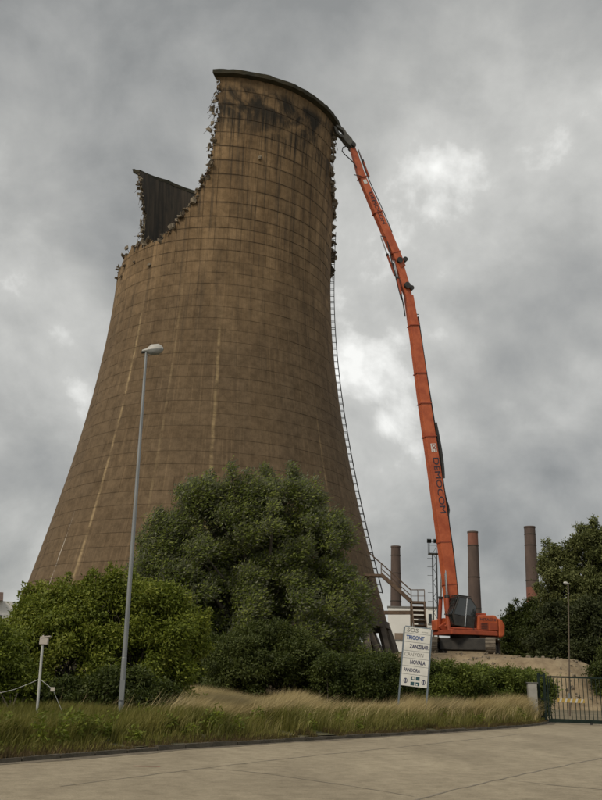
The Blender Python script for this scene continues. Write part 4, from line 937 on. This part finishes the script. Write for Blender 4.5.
plant('round_shrub', 'rounded green shrub in front of the big tree, left of the hedge', 'shrub', base, [lobe(268, 658, 48, 32, D, 2.0), lobe(232, 668, 28, 26, D, 1.6), lobe(300, 662, 24, 28, D, 1.6), lobe(262, 682, 62, 18, D, 1.8)], 150, .28, .55, 85000, .14, .058, [(0.045, 0.06, 0.013), (0.07, 0.09, 0.02), (0.10, 0.118, 0.028)], lm_dark, .05, 5, (1, 0, .2), .4, nlimb=30, extra=shoots([(240, 632), (262, 626), (285, 628), (305, 638), (222, 645)], D, .4, .6))
D = 47; base = gx(185, D)
plant('under_shrub', 'dark shrub filling the gap between left bush and big tree', 'shrub', base, [lobe(190, 662, 42, 32, D, 2), lobe(150, 655, 40, 40, D, 2), lobe(185, 685, 60, 18, D, 2)], 100, .4, .8, 40000, .17, .075, P_dark, lm_dark, .05, 1)
# hedge along the site boundary
def hedge(px0, d0, px1, d1, top0, top1, label, nl, pal, thick=1.0):
    a = gx(px0, d0); b = gx(px1, d1); base = Vector((a+b)/2); base.z = .05; h0 = at(px0, top0, d0).z; h1 = at(px1, top1, d1).z
    L = (b-a).length; n = int(L*20); f = rng.random(n); C = np.array(a)[None]*(1-f[:, None])+np.array(b)[None]*f[:, None]; dr = (b-a).normalized(); nn = np.array((-dr.y, dr.x, 0))
    hh = h0+(h1-h0)*f+.18*vnoise1(f*L*.7, 3); rr = rng.uniform(.26, .46, n); C = C+nn*rng.uniform(-thick, thick, n)[:, None]; C[:, 2] = .3+(hh-rr*.85-.3)*rng.random(n)**.75
    Rr = np.stack([rr*1.15, rr*1.15, rr*.9], 1); t = empty('hedge', base, 0, label, 'hedge'); V, F, c = leaf_cloud(C, Rr, nl, .12, .062, pal, droop=.1); V[:, 2] = np.maximum(V[:, 2], .08); link('foliage', np_mesh('foliage', V-np.array(base), F, c), lm_hedge, t)
    mb = MB()
    for q in C[::14]: g0 = np.array((q[0], q[1], .05))-np.array(base); mb.tube([tuple(g0), tuple((g0+q-np.array(base))/2+rng.normal(size=3)*.08), tuple(q-np.array(base))], [.03, .022, .01], 5)
    mb.build('stems', m_bark, t)
hedge(312, 39.5, 432, 43.5, 649, 650, 'tall dark hedge left of and behind the leaning sign', 100000, P_dark, 1.1)
hedge(428, 42.5, 541, 48.6, 655, 670, 'clipped green hedge between the leaning sign and the gate', 100000, P_hedge, .9)
# trees to the right, behind the mound
def rtree(name, label, lobes, px, D, ncl, nl, pal, rmin=.6, rmax=1.3, trunk=.3, L=.3, Wd=.14, extra=None): plant(name, label, 'tree', gx(px, D), lobes, ncl, rmin, rmax, nl, L, Wd, pal, lm_right, trunk, 1, (1, 0, .1), .35, .2, group='trees at the right edge', inner=.25, nlimb=40, shell=.2, extra=extra)
D = 96; rtree('poplar_tree', 'tall airy olive-green tree at the right edge, highest of the right-hand trees', [lobe(588, 555, 20, 34, D, 3.4), lobe(560, 572, 18, 26, D, 3), lobe(602, 590, 30, 46, D, 4), lobe(622, 560, 22, 40, D, 4), lobe(578, 612, 36, 36, D, 4)], 585, D, 190, 90000, P_right, .45, 1.05,
      extra=shoots([(590, 521), (574, 540), (556, 543), (544, 556), (543, 580), (602, 528)], D, .8, 1.5))
D = 104; rtree('oak_tree', 'low dark tree between the excavator tail and the right-hand chimney', [lobe(520, 640, 18, 28, D, 4), lobe(540, 628, 22, 30, D, 4), lobe(532, 655, 34, 26, D, 4)], 530, D, 120, 60000, P_dark, .5, 1.1, extra=shoots([(514, 606), (522, 601), (508, 620)], D, .6, 1))
D = 88; rtree('ash_tree', 'dark green leafy tree behind the thin lamp post by the gate', [lobe(558, 640, 26, 36, D, 3), lobe(598, 645, 36, 44, D, 4), lobe(580, 668, 44, 28, D, 3.5), lobe(630, 650, 30, 50, D, 4)], 580, D, 190, 95000, [(0.032, 0.042, 0.014), (0.052, 0.064, 0.022), (0.075, 0.088, 0.032)], .5, 1.1)
D = 78; rtree('young_tree', 'small dark bush-like tree just behind the sliding gate', [lobe(606, 676, 16, 26, D, 2), lobe(630, 670, 26, 36, D, 2)], 612, D, 60, 24000, P_dark, .4, .8, .12, .2, .095)
# grasses
def grass(name, label, n, srange, arange, hmin, hmax, width, pal, lean, dens=None, bend=.45):
    s = rng.uniform(srange[0], srange[1], n*3); a = arange[0]+(arange[1]-arange[0])*rng.random(n*3)
    keep = vnoise2(s*.9, a*.9, 31)*.6+vnoise2(s*2.3, a*2.3, 32)*.4 > -.35
    if dens is not None: keep &= rng.random(n*3) < dens(s, a)
    s, a = s[keep][:n], a[keep][:n]; n = len(s)
    P, N = kerb_at(s); p = np.stack([P[:, 0]+N[:, 0]*a, P[:, 1]+N[:, 1]*a, verge_z(s, a)-.03], 1)
    patch = .5+.5*vnoise2(s*.45, a*.6, 33); h = hmin+(hmax-hmin)*np.clip(patch*.75+.35*rng.random(n), 0, 1); h *= np.clip(.35+a/1.1, .35, 1)
    ln = np.array(lean)[None]*(.6+.8*rng.random((n, 1)))+rng.normal(size=(n, 3))*np.array((.28, .28, 0)); az = rng.uniform(0, np.pi, n); sd = np.stack([np.cos(az), np.sin(az)*.5, 0*az], 1)
    w = width*(.6+.8*rng.random((n, 1))); H = h[:, None]; up = np.array((0, 0, 1.))
    m1 = p+up*H*.55+ln*H*bend*.35; t = p+up*H*(.98-.15*np.linalg.norm(ln, axis=1, keepdims=True))+ln*H*bend*1.5
    V = np.stack([p-sd*w, p+sd*w, m1+sd*w*.8, m1-sd*w*.8, t], 1).reshape(-1, 3); b = np.arange(n)*5
    F = np.concatenate([np.stack([b, b+1, b+2], 1), np.stack([b, b+2, b+3], 1), np.stack([b+3, b+2, b+4], 1)])
    pal = np.array(pal); f = np.clip(.6*(.5+.5*vnoise2(s*.7, a*.8, 34))+.5*rng.random(n), 0, .999)[:, None]*(len(pal)-1); i0 = f[:, 0].astype(int); c = pal[i0]*(1-(f-i0[:, None]))+pal[i0+1]*(f-i0[:, None]); c = c*(.75+.5*rng.random((n, 1)))
    o = link(name, np_mesh(name, V, F, np.repeat(c, 5, 0)), lm_grass); tag(o, label, 'grass', kind='stuff')
lm_grass = leaf_mat('grass_blades', trans=.3)
def s_of(y): return float(np.interp(y, KL[:, 1], np.arange(len(KL))))
s0, s1 = s_of(14), s_of(46.5)
G_green = [(0.09, 0.10, 0.018), (0.155, 0.155, 0.032), (0.26, 0.225, 0.07)]; G_straw = [(0.30, 0.24, 0.10), (0.46, 0.37, 0.185), (0.60, 0.50, 0.29)]
sl_ = s_of(25.5)
grass('green_grass', 'rough green grass covering the verge along the kerb', 110000, (s0, s1), (.15, 11), .2, .52, .008, G_green, (.35, -.1, 0))
grass('tall_green_grass', 'taller lush green grass and weeds at the left of the verge', 46000, (s0, s_of(27)), (.9, 6), .35, .85, .010, G_green, (.3, -.1, 0))
grass('mixed_green_grass', 'tall green blades mixed in among the dry straw', 42000, (s_of(23), s1), (.4, 11), .35, .95, .009, [(0.10, 0.11, 0.022), (0.18, 0.175, 0.045), (0.30, 0.26, 0.10)], (.55, -.1, 0))
strawd = lambda s, a: np.clip((s-sl_+3.5)/5, 0, 1)*np.clip((a-.9)/1.6+.12+(s > s_of(36))*.35, 0, 1)*np.clip(.5+1.0*vnoise2(s*.6, a*.8, 41)+.6*vnoise2(s*1.9, a*1.9, 42), .05, 1)
grass('straw_grass', 'tall dry straw-coloured grass bending in the wind below the hedge', 95000, (s_of(20), s1), (.2, 12), .4, 1.35, .0075, G_straw, (.75, -.1, 0), strawd)
grass('kerb_weeds', 'short brown dead grass along the back of the kerb', 26000, (s0, s1), (.06, .6), .12, .32, .008, [(0.10, 0.08, 0.04), (0.19, 0.14, 0.07), (0.12, 0.115, 0.04)], (.3, -.6, 0))

# nettles and docks among the grass
def weeds(name, label, n, srange, arange, nl, pal, hmax):
    s = rng.uniform(srange[0], srange[1], n); a = rng.uniform(arange[0], arange[1], n); P, N = kerb_at(s); h = rng.uniform(.18, hmax, n)
    C, Rr = [], []
    for k in range(n):
        for j in range(3): C.append((P[k, 0]+N[k, 0]*a[k]+rng.normal()*.05, P[k, 1]+N[k, 1]*a[k]+rng.normal()*.05, .15+h[k]*(.3+.32*j))); r = .09+.07*rng.random(); Rr.append((r*1.2, r*1.2, r))
    V, F, c = leaf_cloud(np.array(C), np.array(Rr), nl, .12, .05, pal, (1, 0, .2), .4, .1, .3, spread=.7); V[:, 2] = np.maximum(V[:, 2], .1)
    o = link(name, np_mesh(name, V, F, c), lm_dark); tag(o, label, 'weeds', kind='stuff')
weeds('verge_weeds', 'dark leafy weeds scattered through the green grass at left', 170, (s0, s_of(25)), (.5, 4.5), 16000, P_bush[:3], .65)
weeds('straw_weeds', 'leafy green weeds scattered through the dry grass', 90, (s_of(24), s1), (.4, 6), 7000, P_bush[:3], .6)

# grit and soil washed along the kerb, loose rubble on the mound
def gutter():
    P, N = kerb_at(np.arange(0, len(KL)-1.5, .25)); vs = []
    for k in range(len(P)):
        w = .22+.16*float(vnoise1(np.array(k*.13), 2))+.08*random.random(); q = P[k]-N[k]*w; vs += [(P[k, 0]+N[k, 0]*.01, P[k, 1]+N[k, 1]*.01, .006), (q[0], q[1], .0045)]
    m = mat('gutter_soil', (0.085, 0.068, 0.045), (0.20, 0.17, 0.125), 3.0, .95, bump=.5, bscale=30); MB().add(vs, [(2*k, 2*k+1, 2*k+3, 2*k+2) for k in range(len(P)-1)]).build('gutter_dirt', m, road)
gutter()
def mound_rubble():
    mb = MB()
    for k in range(420):
        x = EO.x+rng.uniform(-10, 13); y = EO.y-rng.uniform(3.5, 20); z = float(mound_h(np.array(x), np.array(y)))
        if z < .2: continue
        sc = rng.uniform(.1, .5)*rng.random()**.6+.05; me = CH[k % 16]; rot = Matrix.Rotation(rng.uniform(0, 6.28), 3, 'Z') @ Matrix.Rotation(rng.uniform(0, 3), 3, 'X')
        mb.add([rot @ (v.co*sc)+Vector((x, y, z+.05*sc)) for v in me.vertices], [tuple(p.vertices) for p in me.polygons])
    o = mb.build('mound_rubble', m_break); tag(o, 'loose broken concrete strewn over the earth mound', 'rubble', kind='stuff')
mound_rubble()
